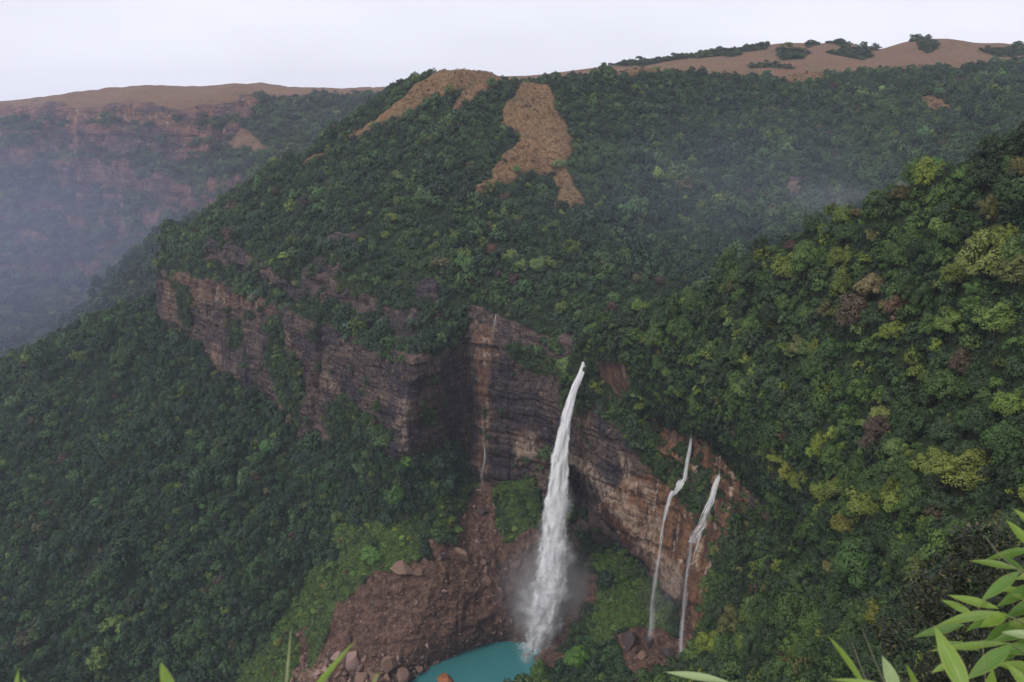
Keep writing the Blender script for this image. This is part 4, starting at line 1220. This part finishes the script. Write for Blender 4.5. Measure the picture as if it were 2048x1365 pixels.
# ---- individual trees of the near hillside
SPECIAL = [  # px, py, width px, colour, label
    (1965, 528, 92, (0.125, 0.15, 0.035), 'broad pale yellow green tree standing highest on the right of the near hillside'),
    (2030, 560, 60, (0.10, 0.11, 0.030), 'olive yellow tree at the right edge, below the broad pale tree'),
    (1748, 572, 62, (0.15, 0.125, 0.055), 'tan olive tree in the upper middle of the near hillside'),
    (1712, 632, 78, (0.075, 0.055, 0.034), 'dull brown tree below the tan olive tree'),
    (1788, 628, 52, (0.105, 0.064, 0.036), 'reddish brown tree right beside the dull brown tree'),
    (1585, 492, 34, (0.072, 0.045, 0.034), 'small dark red brown tree near the top ridge of the near hillside'),
    (1905, 652, 62, (0.10, 0.145, 0.030), 'mid green tree with lit clumps left of the brightest right edge tree'),
    (1990, 655, 64, (0.11, 0.165, 0.035), 'tall bright lime green tree near the right edge'),
    (2030, 815, 60, (0.11, 0.16, 0.03), 'bright green tree cut by the right edge halfway down'),
    (1768, 838, 44, (0.17, 0.19, 0.05), 'small bright yellow green tree alone in the dark middle of the hillside'),
    (1758, 872, 62, (0.066, 0.046, 0.034), 'maroon brown tree just under the small bright yellow green one'),
    (1588, 940, 54, (0.145, 0.150, 0.025), 'golden green round tree nearest the right rock slide'),
    (1560, 915, 40, (0.14, 0.185, 0.03), 'lime tree at the upper left of the golden green round tree'),
    (1652, 985, 56, (0.13, 0.165, 0.03), 'yellow green tree leftmost of the bright row above the vivid tree'),
    (1690, 978, 54, (0.12, 0.15, 0.028), 'yellow green tree second in the bright row above the vivid tree'),
    (1742, 1010, 74, (0.13, 0.165, 0.03), 'large yellow green tree in the centre of the bright row'),
    (1795, 1025, 66, (0.14, 0.18, 0.03), 'large yellow green tree rightmost of the bright row'),
    (1696, 1052, 56, (0.125, 0.125, 0.025), 'olive gold tree below the bright row'),
    (1872, 935, 72, (0.11, 0.14, 0.026), 'yellow green tree with rounded clumps right of the bright row'),
    (1925, 960, 84, (0.13, 0.150, 0.028), 'wide golden green tree toward the right edge'),
    (1725, 1130, 92, (0.048, 0.095, 0.024), 'tall vivid green tree in the lower middle of the hillside'),
    (1768, 1238, 58, (0.12, 0.125, 0.018), 'mustard green tree against the dark shrub at the lower right'),
    (1850, 1150, 70, (0.07, 0.095, 0.022), 'olive green tree left of the dark shrub'),
    (1748, 890, 40, (0.08, 0.06, 0.045), 'grey brown bare looking tree under the maroon tree'),
    (1600, 700, 40, (0.125, 0.130, 0.045), 'dusty olive tree left of centre on the near hillside'),
    (1920, 740, 44, (0.078, 0.056, 0.036), 'small rust brown tree below the lime tree near the right edge'),
    (1455, 628, 34, (0.14, 0.19, 0.04), 'little lime tree on the upper left ridge of the near hillside'),
    (1335, 742, 30, (0.11, 0.165, 0.04), 'light green tree above the overhang between the waterfalls'),
    (1480, 700, 34, (0.12, 0.150, 0.035), 'light yellow green tree left of the dusty olive tree'),
    (1650, 720, 44, (0.06, 0.10, 0.03), 'fresh green tree right of the dusty olive tree'),
    (1180, 693, 11, (0.18, 0.24, 0.05), 'tiny bright lime tree at the lip of the tall waterfall'),
    (1275, 618, 28, (0.11, 0.17, 0.04), 'light green tree on the ridge just above the waterfall lip'),
    (1155, 1312, 44, (0.075, 0.17, 0.025), 'vivid green tree by the bottom right corner of the pool'),
    (1080, 1348, 40, (0.07, 0.13, 0.025), 'green tree at the bottom edge in front of the pool'),
    (745, 1112, 38, (0.085, 0.175, 0.035), 'lone bright green tree on the slope above the landslide'),
    (540, 893, 30, (0.065, 0.150, 0.04), 'bright green tree at the foot of the dark cliff cleft'),
    (815, 925, 28, (0.08, 0.16, 0.03), 'bright green tree under the prow of the cliff'),
    (790, 1000, 36, (0.06, 0.125, 0.03), 'green tree below the tree under the cliff prow'),
    (1020, 512, 30, (0.12, 0.155, 0.05), 'pale green tree in the light patch above the cliff, upper left one'),
    (1075, 530, 32, (0.115, 0.17, 0.06), 'pale lime tree in the light patch above the cliff, right one'),
    (1045, 535, 26, (0.13, 0.17, 0.055), 'pale green tree between the two others of the light patch'),
    (785, 437, 26, (0.14, 0.165, 0.045), 'yellow green tree alone on the left flank of the hill'),
    (912, 472, 28, (0.11, 0.14, 0.035), 'yellow green tree in the middle of the hill above the cliff prow'),
    (1010, 430, 18, (0.14, 0.19, 0.06), 'small lime tree below the grass spur'),
    (1118, 328, 26, (0.145, 0.185, 0.075), 'pale green tree at the foot of the grass spur'),
    (1034, 340, 16, (0.09, 0.17, 0.045), 'small bright green tree at the left foot of the grass spur'),
    (1065, 350, 18, (0.026, 0.040, 0.024), 'small dark tree at the centre foot of the grass spur'),
    (1104, 347, 16, (0.026, 0.042, 0.026), 'dark narrow tree beside the pale green tree on the grass spur'),
    (1574, 296, 26, (0.11, 0.18, 0.07), 'pale mint green tree above the bare patch in the upper gully'),
    (1846, 272, 26, (0.09, 0.175, 0.085), 'pale mint green tree high on the right flank of the valley'),
    (1120, 427, 20, (0.16, 0.19, 0.05), 'yellowish tree at the lower tip of the grass spur'),
    (985, 500, 24, (0.11, 0.06, 0.042), 'rust brown tree left of the light patch above the cliff'),
]
HERO = []
for k in range(6):
    HERO.append((crown_mesh('crown', 400 + k, 26 + (k * 7) % 14, 5200, 0.046, MAT['leaf'], (0.85, 1.05, 0.75)[k % 3]), trunk_mesh('trunk', 400 + k)))
PALE_GROUP = 'single trees of the near hillside'
def tree(k, loc, r, h, rz, color, label, group):
    t = empty('tree', loc)
    t.rotation_euler = (0, 0, rz)
    t.scale = (r, r, h)
    tag(t, label, 'tree', group)
    c = link('crown', HERO[k][0], t)
    c.color = tuple(color) + (1,)
    link('trunk', HERO[k][1], t)
    return t

taken = []
rnd_ = random.Random(77)
for i, (px, py, w, c, lab) in enumerate(SPECIAL):
    hit = cast(px, py + w * 0.30)
    if not hit:
        continue
    p, nr, sh, dist = hit
    r = w * 0.5 * dist / F / 0.92
    f_lower = 6.0 if sh in ('hillside', 'hill', 'slope') else 0.0
    tree(i % 6, p + Vector((0, 0, -0.1 * r)) + nr * 0.1 * r, r, r * rnd_.uniform(0.95, 1.25), rnd_.uniform(0, 6.28), [v * 1.3 for v in c], lab, PALE_GROUP if sh == 'hillside' else None)
    taken.append((np.array(p), r))

NAMES = {0: 'dark grey green broadleaf tree in the closed canopy of the near right hillside', 1: 'deep green broadleaf tree in the closed canopy of the near right hillside', 2: 'fresh green broadleaf tree in the canopy of the near right hillside',
         3: 'yellowish green broadleaf tree in the canopy of the near right hillside', 4: 'dull olive tan tree in the canopy of the near right hillside', 5: 'brown leaved tree in the canopy of the near right hillside'}
def lift_out(P, r, rot, scl, tn, pick):
    X, Y = proj(P)
    kp = np.ones(len(P), bool)
    for q, rr in taken:
        kp &= np.linalg.norm(P - q, axis=1) > rr * 0.9
    dist = np.linalg.norm(P, axis=1)
    app = r / dist
    ok = kp & (X > 5) & (X < 2043) & (Y > 200) & (Y < 1360) & ~((X > 1830) & (Y > 1090) & (X + Y > 2990))
    order = np.argsort(-np.where(ok, app, -1))[:255]
    rn = random.Random(9)
    for q in order:
        c = tn[q]
        if c[0] > c[1] * 1.02: kind = 5 if c[0] < 0.1 else 4
        elif c[0] > 0.075: kind = 3
        elif c[1] > 0.075: kind = 2
        elif c[0] > c[1] * 0.6: kind = 0
        else: kind = 1
        tree(rn.randrange(6), P[q], scl[q, 0], scl[q, 2], rot[q, 2], c, NAMES[kind], 'trees of one kind in the near canopy: ' + ('grey green', 'deep green', 'fresh green', 'yellow green', 'olive tan', 'brown')[kind])
        kp[q] = False
    return kp
forest('hillside_forest', 'hillside', SHEETS['hillside']['forest'], 7.5, 5.1, 3, 'continuous dark green canopy further back on the near hillside', 0.05, drop=lift_out, hue=(1.18, 1.20, 0.88), pw=(0.38, 0.28, 0.20, 0.10, 0.02, 0.005, 0.015))  # warmer, lighter leaf tint paints the clearer air of the near slope
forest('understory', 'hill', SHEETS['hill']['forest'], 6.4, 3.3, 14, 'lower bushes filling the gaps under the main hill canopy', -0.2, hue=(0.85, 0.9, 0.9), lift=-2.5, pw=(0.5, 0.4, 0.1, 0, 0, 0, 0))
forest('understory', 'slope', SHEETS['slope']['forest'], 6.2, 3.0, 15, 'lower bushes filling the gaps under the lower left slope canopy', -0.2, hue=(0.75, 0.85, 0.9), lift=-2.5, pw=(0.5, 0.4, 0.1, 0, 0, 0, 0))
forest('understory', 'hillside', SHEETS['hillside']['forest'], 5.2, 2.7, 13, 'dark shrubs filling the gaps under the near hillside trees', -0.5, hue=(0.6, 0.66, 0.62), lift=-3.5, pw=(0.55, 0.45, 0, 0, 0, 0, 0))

# loose stones of the landslide
STONES = []
for k in range(5):
    STONES.append(bpy.data.objects.new('stone', rock_mesh('stone', 900 + k, 1, 0.8, 0.7, ('boulder', 'dark_rock', 'boulder', 'boulder', 'pink_rock')[k], 10)))
P, nr, rel = sample('slope', SHEETS['slope']['brown'], 3.3, 21)
rr_ = np.random.RandomState(4)
sz = 0.62 * np.exp(rr_.normal(0, 0.75, len(P)))
sz *= np.where(P[:, 2] < POOL_Z + 9, 1.9, 1.0)
sz = np.minimum(sz, 4.5)
X, Y = proj(P)
sz *= 1 + 0.9 * ((Y > 1310) & (X < 860)) + 0.5 * ((Y < 1090) & (X < 1010))
o = scatter('rubble', STONES, P, rr_.uniform(-.4, 6.2, (len(P), 3)), np.stack([sz, sz, sz], -1), np.ones((len(P), 3)) * .2, rr_.randint(0, 5, len(P)))
tag(o, 'brown rubble strewn over the landslide and pool banks', 'rubble', kind='stuff')

# ================================================================== FOREGROUND PLANTS
def blade_mat(name, base, edge, back_, trans=0.35):
    b = NB(name)
    uv = b.N.new('ShaderNodeUVMap').outputs[0]
    mp = b.N.new('ShaderNodeMapping'); mp.inputs['Scale'].default_value = (26, 0.8, 1)
    b.L.new(uv, mp.inputs[0])
    vein = b.noise(1.0, detail=3, vec=mp.outputs[0])
    sp = b.N.new('ShaderNodeSeparateXYZ'); b.L.new(uv, sp.inputs[0])
    e = b.math('ABSOLUTE', b.math('SUBTRACT', sp.outputs[0], 0.5))
    c = b.mix(b.ramp(vein, 0.35, 0.65), base, back_)
    c = b.mix(b.ramp(e, 0.38, 0.5, 0, 0.7), c, edge)
    c = b.mix(b.ramp(b.noise(9, detail=3), 0.6, 0.75, 0, 0.5), c, edge)
    c = b.mix(b.ramp(b.noise(38, detail=4), 0.66, 0.74, 0, 0.7), c, (0.16, 0.11, 0.04))
    c = b.mix(b.ramp(sp.outputs[1], 0.90, 1.0, 0, 0.8), c, (0.24, 0.17, 0.06))
    c = b.mix(b.ramp(e, 0.03, 0.0, 0, 0.6), c, edge)
    d = b.principled(c, 0.42, b.bump(vein, 0.25, 0.002), 0.4)
    t = b.N.new('ShaderNodeBsdfTranslucent'); b.L.new(c, t.inputs[0])
    mx = b.N.new('ShaderNodeMixShader'); mx.inputs[0].default_value = trans
    b.L.new(d.outputs[0], mx.inputs[1]); b.L.new(t.outputs[0], mx.inputs[2])
    return b.finish(mx)
MAT['bamboo'] = blade_mat('bright bamboo leaf', (0.17, 0.28, 0.038), (0.34, 0.36, 0.10), (0.23, 0.35, 0.065))
MAT['bamboo_dark'] = blade_mat('shaded bamboo leaf', (0.10, 0.20, 0.035), (0.24, 0.27, 0.06), (0.14, 0.25, 0.05))  # darker copy of the bamboo leaf, its shade put into the colour
MAT['bamboo_pale'] = blade_mat('pale leaf underside', (0.30, 0.40, 0.17), (0.45, 0.50, 0.25), (0.36, 0.46, 0.22))
MAT['straw'] = blade_mat('pale grass stalk', (0.30, 0.33, 0.16), (0.38, 0.38, 0.2), (0.34, 0.36, 0.2))

def leaf_obj(name, base, tip, wpx, Y0, Y1, mat, parent=None, seed=0, droop=0.03, fold=0.25, shape=0.42):
    """a real lance shaped leaf: folded along its midrib, arched and a little twisted"""
    rnd = random.Random(seed)
    b0, b1 = at(base[0], base[1], Y=Y0), at(tip[0], tip[1], Y=Y1)
    ax = b1 - b0
    Ln = np.linalg.norm(ax)
    ax = ax / Ln
    view = (b0 + b1) / 2
    view = view / np.linalg.norm(view)
    side = np.cross(ax, view); side /= np.linalg.norm(side)
    nrm = np.cross(side, ax)
    wd = wpx / F * (Y0 + Y1) / 2 * 0.80
    tw = rnd.uniform(-0.7, 0.7)
    ns, nc = 22, 7
    V, UV = [], []
    up = np.array((0, 0, 1.0))
    for i in range(ns + 1):
        f = i / ns
        prof = (math.sin(math.pi * min(1, f / (2 * shape))) if f < shape else math.cos((f - shape) / (1 - shape) * math.pi / 2) ** 1.15)
        prof = max(prof, 0.05 if f < 0.5 else 0.003)
        a = tw * (f - 0.4)
        sd = side * math.cos(a) + nrm * math.sin(a)
        nn = np.cross(sd, ax)
        c = b0 + ax * Ln * f + up * (4 * f * (1 - f) * droop * Ln) 
        for j in range(nc):
            s = j / (nc - 1) * 2 - 1
            V.append(c + sd * s * wd * 0.5 * prof + nn * (abs(s) * fold * wd * 0.5 * prof + 0.02 * wd * math.sin(f * 17 + seed + s)))
            UV.append((j / (nc - 1), f))
    me = make_mesh(name, V, grid_faces(ns + 1, nc), MAT[mat], True)
    uvl = me.uv_layers.new(name='UVMap')
    li = np.zeros(len(me.loops), np.int32); me.loops.foreach_get('vertex_index', li)
    uvl.data.foreach_set('uv', np.array(UV, np.float32)[li].ravel())
    return link(name, me, parent)

def stalk(name, pts_, r0, r1, mat, parent=None):
    P = _pchip(np.arange(len(pts_), dtype=float), np.array(pts_, float), np.linspace(0, len(pts_) - 1, 8 * len(pts_)))
    V = []
    n_ = 6
    for i, p in enumerate(P):
        t = P[min(i + 1, len(P) - 1)] - P[max(i - 1, 0)]
        t /= np.linalg.norm(t)
        a = np.cross(t, (0, 1, 0.1)); a /= np.linalg.norm(a)
        bb = np.cross(t, a)
        r = r0 + (r1 - r0) * i / (len(P) - 1)
        for k in range(n_):
            V.append(p + (a * math.cos(k / n_ * 6.2832) + bb * math.sin(k / n_ * 6.2832)) * r)
    m = len(P)
    Fq = [(i * n_ + k, i * n_ + (k + 1) % n_, (i + 1) * n_ + (k + 1) % n_, (i + 1) * n_ + k) for i in range(m - 1) for k in range(n_)]
    return link(name, make_mesh(name, V, np.array(Fq), mat, True), parent)

b = NB('green culm')
MAT['culm'] = b.finish(b.principled(b.mix(b.noise(30), (0.10, 0.13, 0.04), (0.20, 0.19, 0.08)), 0.5))
bam = tag(empty('bamboo', at(2200, 1700, Y=1.9)), 'bright green bamboo with long pointed leaves at the lower right corner', 'bamboo')
loc_inv = -np.array(bam.location)
def into(o):
    o.parent = bam
    o.matrix_parent_inverse = Matrix.Translation(Vector(loc_inv))
    return o
culm = [at(2200, 1700, Y=1.9), at(2110, 1400, Y=1.9), at(2062, 1262, Y=1.9), at(2000, 1226, Y=1.88)]
into(stalk('culm', culm, 0.006, 0.002, MAT['culm']))
into(stalk('twig', [at(2120, 1420, Y=1.9), at(2120, 1250, Y=1.95), at(2060, 1150, Y=2.0), at(2035, 1138, Y=2.0)], 0.004, 0.0012, MAT['culm']))
into(stalk('twig', [at(2110, 1400, Y=1.9), at(2060, 1320, Y=1.8), at(2024, 1290, Y=1.75)], 0.004, 0.0012, MAT['culm']))
LEAVES = [  # base, tip, width px, Y base, Y tip, material
    ((2000, 1224), (1868, 1254), 27, 1.85, 1.70, 'bamboo'), ((1998, 1218), (1893, 1190), 24, 1.9, 2.0, 'bamboo'), ((1945, 1228), (1880, 1200), 22, 1.95, 2.05, 'bamboo'),
    ((1930, 1250), (1825, 1276), 26, 1.9, 1.8, 'bamboo_dark'), ((1938, 1400), (1868, 1250), 56, 1.55, 1.7, 'bamboo'), ((2036, 1139), (1936, 1122), 19, 2.0, 1.9, 'bamboo'),
    ((2066, 1098), (1968, 1121), 22, 2.0, 2.1, 'bamboo_dark'), ((2042, 1142), (1958, 1206), 32, 1.95, 1.9, 'bamboo_dark'), ((2075, 1168), (1990, 1216), 32, 2.1, 2.2, 'bamboo_dark'),
    ((2075, 1105), (2010, 1038), 24, 2.05, 2.1, 'bamboo'), ((2080, 1062), (2024, 1016), 18, 2.05, 2.1, 'bamboo'), ((2014, 1228), (1958, 1256), 34, 1.7, 1.75, 'bamboo'),
    ((2020, 1287), (1853, 1304), 20, 1.85, 1.75, 'bamboo'), ((2026, 1291), (1930, 1362), 44, 1.75, 1.7, 'bamboo_dark'), ((1905, 1325), (1862, 1346), 18, 1.9, 1.9, 'bamboo'),
    ((1800, 1400), (1763, 1309), 38, 1.5, 1.55, 'bamboo_pale'), ((1840, 1390), (1811, 1326), 16, 1.7, 1.7, 'bamboo'), ((1978, 1400), (1986, 1337), 28, 1.5, 1.5, 'bamboo'),
    ((2090, 1140), (2030, 1160), 26, 2.15, 2.2, 'bamboo'), ((2090, 1195), (2005, 1240), 34, 2.2, 2.25, 'bamboo_dark'), ((2090, 1240), (1985, 1262), 30, 2.1, 2.2, 'bamboo_dark'),
    ((2090, 1255), (1960, 1285), 36, 2.25, 2.3, 'bamboo_dark'), ((2080, 1300), (1985, 1300), 34, 2.2, 2.2, 'bamboo_dark'), ((2080, 1340), (1990, 1330), 34, 2.1, 2.2, 'bamboo'),
    ((2070, 1390), (2010, 1325), 30, 2.0, 2.1, 'bamboo'), ((2090, 1210), (2020, 1190), 22, 2.2, 2.1, 'bamboo'), ((1960, 1300), (1870, 1285), 22, 2.2, 2.3, 'bamboo_dark'),
    ((2085, 1275), (2000, 1265), 24, 2.0, 2.05, 'bamboo_pale'), ((2020, 1245), (1965, 1290), 24, 2.1, 2.2, 'bamboo_dark'), ((2055, 1150), (2000, 1108), 16, 2.1, 2.1, 'bamboo_dark'),
    ((1985, 1230), (1930, 1265), 20, 2.15, 2.2, 'bamboo_dark'), ((2060, 1275), (2000, 1330), 26, 2.2, 2.3, 'bamboo_dark'), ((2045, 1180), (1985, 1180), 16, 2.2, 2.3, 'bamboo'),
]
for i, (a_, c_, w_, y0, y1, m_) in enumerate(LEAVES):
    into(leaf_obj('leaf', a_, c_, w_, y0, y1, m_, None, i, 0.02, 0.30))

def single(name, cat, label, base, tip, w_, Y_, m_, seed, droop=0.02, shape=0.42, group=None):
    o = leaf_obj(name, base, tip, w_, Y_, Y_ * 1.03, m_, None, seed, droop, 0.25, shape)
    return tag(o, label, cat, group)
GB = 'grass leaves at the bottom edge'
single('wild_grass', 'grass', 'broad pale green blade lying level at the bottom edge below the falls', (1462, 1366), (1326, 1344), 21, 1.5, 'bamboo_pale', 51, 0.02, 0.45, GB)
single('wild_grass', 'grass', 'long narrow green blade curving up left of the bamboo', (1745, 1400), (1651, 1268), 17, 1.5, 'bamboo', 52, 0.06, 0.5, GB)
single('wild_grass', 'grass', 'flat green blade lying along the bottom edge under the curving blade', (1775, 1372), (1655, 1359), 15, 1.4, 'bamboo', 53, 0.02, 0.4, GB)
single('wild_grass', 'grass', 'slanting lime blade in front of the pinkish slab', (615, 1400), (713, 1279), 19, 1.2, 'bamboo', 54, 0.03, 0.22, GB)
single('wild_grass', 'grass', 'wide short lime blade tip at the bottom edge in front of the dark forest', (352, 1420), (321, 1322), 36, 1.0, 'bamboo', 55, 0.02, 0.5, GB)
single('wild_grass', 'grass', 'thin upright straw coloured blade in front of the bright green slope', (570, 1400), (583, 1243), 8, 1.3, 'straw', 56, 0.0, 0.3, GB)
single('wild_grass', 'grass', 'tiny lime blade tip right of the slanting lime blade', (738, 1380), (761, 1341), 6, 1.3, 'bamboo', 57, 0.02, 0.4, GB)
single('wild_grass', 'grass', 'small green blade tip in the bottom left corner, taller of the two', (30, 1400), (37, 1337), 14, 1.1, 'bamboo', 58, 0.02, 0.4, GB)
single('wild_grass', 'grass', 'small green blade tip in the bottom left corner, shorter of the two', (62, 1400), (44, 1352), 9, 1.1, 'bamboo', 59, 0.02, 0.4, GB)
b = NB('dry stalk')
MAT['drystalk'] = b.finish(b.principled((0.22, 0.21, 0.13), 0.7))
for k, (a_, m2, c_, lab) in enumerate([((1775, 1380), (1745, 1310), (1722, 1253), 'fine bare stalk left of the pale upright leaf, the longer'), ((1738, 1375), (1720, 1330), (1704, 1284), 'fine bare stalk left of the pale upright leaf, the shorter'),
                                       ((2045, 1148), (2000, 1110), (1968, 1072), 'fine bare stalk crossing the upper bamboo leaves'), ((1972, 1380), (1968, 1320), (1963, 1280), 'fine bare stalk in front of the lower bamboo leaves')]):
    tag(stalk('grass_stalk', [at(*a_, Y=1.6), at(*m2, Y=1.62), at(*c_, Y=1.65)], 0.0011, 0.0005, MAT['drystalk']), lab, 'stalk', 'fine grass stalks by the bamboo')

# dark glossy shrub behind the bamboo
def leaf2_mat():
    b = NB('dark glossy shrub leaf')
    v = b.attr('vary')
    c = b.mix(v, (0.006, 0.010, 0.006), (0.022, 0.030, 0.012))
    c = b.mix(b.ramp(v, 0.86, 0.96), c, (0.10, 0.085, 0.030))
    return b.finish(b.principled(c, 0.45, None, 0.3))
MAT['shrub'] = leaf2_mat()
SH_OUT = [(1800, 1200), (1815, 1180), (1870, 1165), (1890, 1110), (1885, 1085), (1905, 1058), (1960, 1045), (2010, 1040), (2060, 1030), (2200, 1080), (2200, 1480), (1740, 1480), (1745, 1340), (1775, 1290), (1770, 1230)]
def shrub(label, outline, Y0, depth, nleaf, lsize, seed):
    root = tag(empty('shrub', at(2010, 1600, Y=Y0)), label, 'shrub')
    rnd = np.random.RandomState(seed)
    xs_, ys_ = [p[0] for p in outline], [p[1] for p in outline]
    cl_ = []
    while len(cl_) < 150:
        x, y = rnd.uniform(min(xs_), max(xs_)), rnd.uniform(min(ys_), max(ys_))
        if in_poly(np.array([x]), np.array([y]), outline)[0]:
            cl_.append(at(x, y, Y=Y0 + rnd.uniform(-.5, .5) * depth + (y - 1030) / 400 * -1.0))
    V, vary = [], []
    for c in cl_:
        k = nleaf // len(cl_)
        d = rnd.normal(size=(k, 3)); d /= np.linalg.norm(d, axis=1, keepdims=True)
        P = c + d * rnd.uniform(0.15, 1, (k, 1)) ** 0.5 * 0.30 * rnd.uniform(0.6, 1.2)
        nn_ = d + rnd.normal(size=(k, 3)) * 0.5 + np.array((0, -0.1, 0.6)); nn_ /= np.linalg.norm(nn_, axis=1, keepdims=True)
        t = np.cross(nn_, rnd.normal(size=(k, 3))); t /= np.linalg.norm(t, axis=1, keepdims=True)
        bt = np.cross(nn_, t)
        s_ = (lsize * rnd.uniform(0.7, 1.3, k))[:, None]
        V.append(np.stack([P - t * s_, P - bt * s_ * .42 + nn_ * s_ * .12, P + t * s_, P + bt * s_ * .42 + nn_ * s_ * .12], 1).reshape(-1, 3))
        vary.append(np.repeat(rnd.uniform(0, 1, k), 4))
    V = np.concatenate(V) - np.array(root.location)
    link('foliage', make_mesh('foliage', V, np.arange(len(V)).reshape(-1, 4), MAT['shrub'], False, {'vary': np.concatenate(vary)}), root)
    for c in cl_[:40]:
        p0 = np.array(root.location)
        m2 = (p0 + c) / 2 + np.array((rnd.uniform(-.2, .2), 0.1, 0.25))
    b0 = np.array((0, 0, -0.8))
    for q in range(4):
        c = cl_[q * 9] - np.array(root.location)
        stalk('stem', [b0, b0 * 0.2 + c * 0.5 + np.array((0, .1, .2)), c], 0.03, 0.008, MAT['bark'], root)
    return root
shrub('dark glossy leaved shrub filling the corner behind the bright bamboo', SH_OUT, 9.0, 2.2, 24000, 0.036, 5)

# ledge of ground the viewer and the near plants stand on
lg = []
for r_ in ([(-6, 0.9), (-2.5, 0.9), (0, 0.85), (2.5, 1.0), (6, 1.0)], [(-6, 0.3), (-2.5, 0.3), (0, 0.3), (2.5, 0.3), (6, 0.3)], [(-6, -2), (-2.5, -2), (0, -2), (2.5, -2), (6, -2)], [(-6, -5), (-2.5, -5), (0, -5), (2.5, -5), (6, -5)]):
    lg.append([(x, y, -1.75 - (0.35 if y > 0.5 else 0)) for x, y in r_])
lg = [[(x * 1.1, 3.5 + 0 * x, -9.0) for x in (-6, -2.5, 0, 2.5, 6)]] + lg
lgm = loft(lg, 60, 50)
lgm = lgm + np.stack([0 * lgm[..., 0], 0 * lgm[..., 0], fbm(lgm, 1.2, 4, 141) * 0.10], -1)
tag(link('ledge', make_mesh('ledge', lgm, grid_faces(50, 60), MAT['terrain'], True, attrs_of(lgm.shape[:2], m_green=np.full(lgm.shape[:2], .8)))), 'grassy ledge at the viewpoint', 'ground', kind='structure')

# ================================================================== HAZE
bm = bmesh.new()
bmesh.ops.create_cube(bm, size=1.0)
me = bpy.data.meshes.new('haze')
bm.to_mesh(me); bm.free()
hz = link('haze', me)
X0, X1, Y0_, Y1_, Z0, Z1 = -3400, 3000, -260, 4400, -800, 150
hz.location = ((X0 + X1) / 2, (Y0_ + Y1_) / 2, (Z0 + Z1) / 2)
hz.scale = (X1 - X0, Y1_ - Y0_, Z1 - Z0)
b = NB('pale blue haze')
pv = b.N.new('ShaderNodeVolumePrincipled')
pv.inputs['Color'].default_value = (0.76, 0.80, 1.0, 1)
pv.inputs['Density'].default_value = 0.000045
pv.inputs['Anisotropy'].default_value = 0.0
b.L.new(pv.outputs[0], b.out.inputs['Volume'])
me.materials.append(b.m)
tag(hz, 'pale blue haze filling the valley', 'haze', kind='stuff')
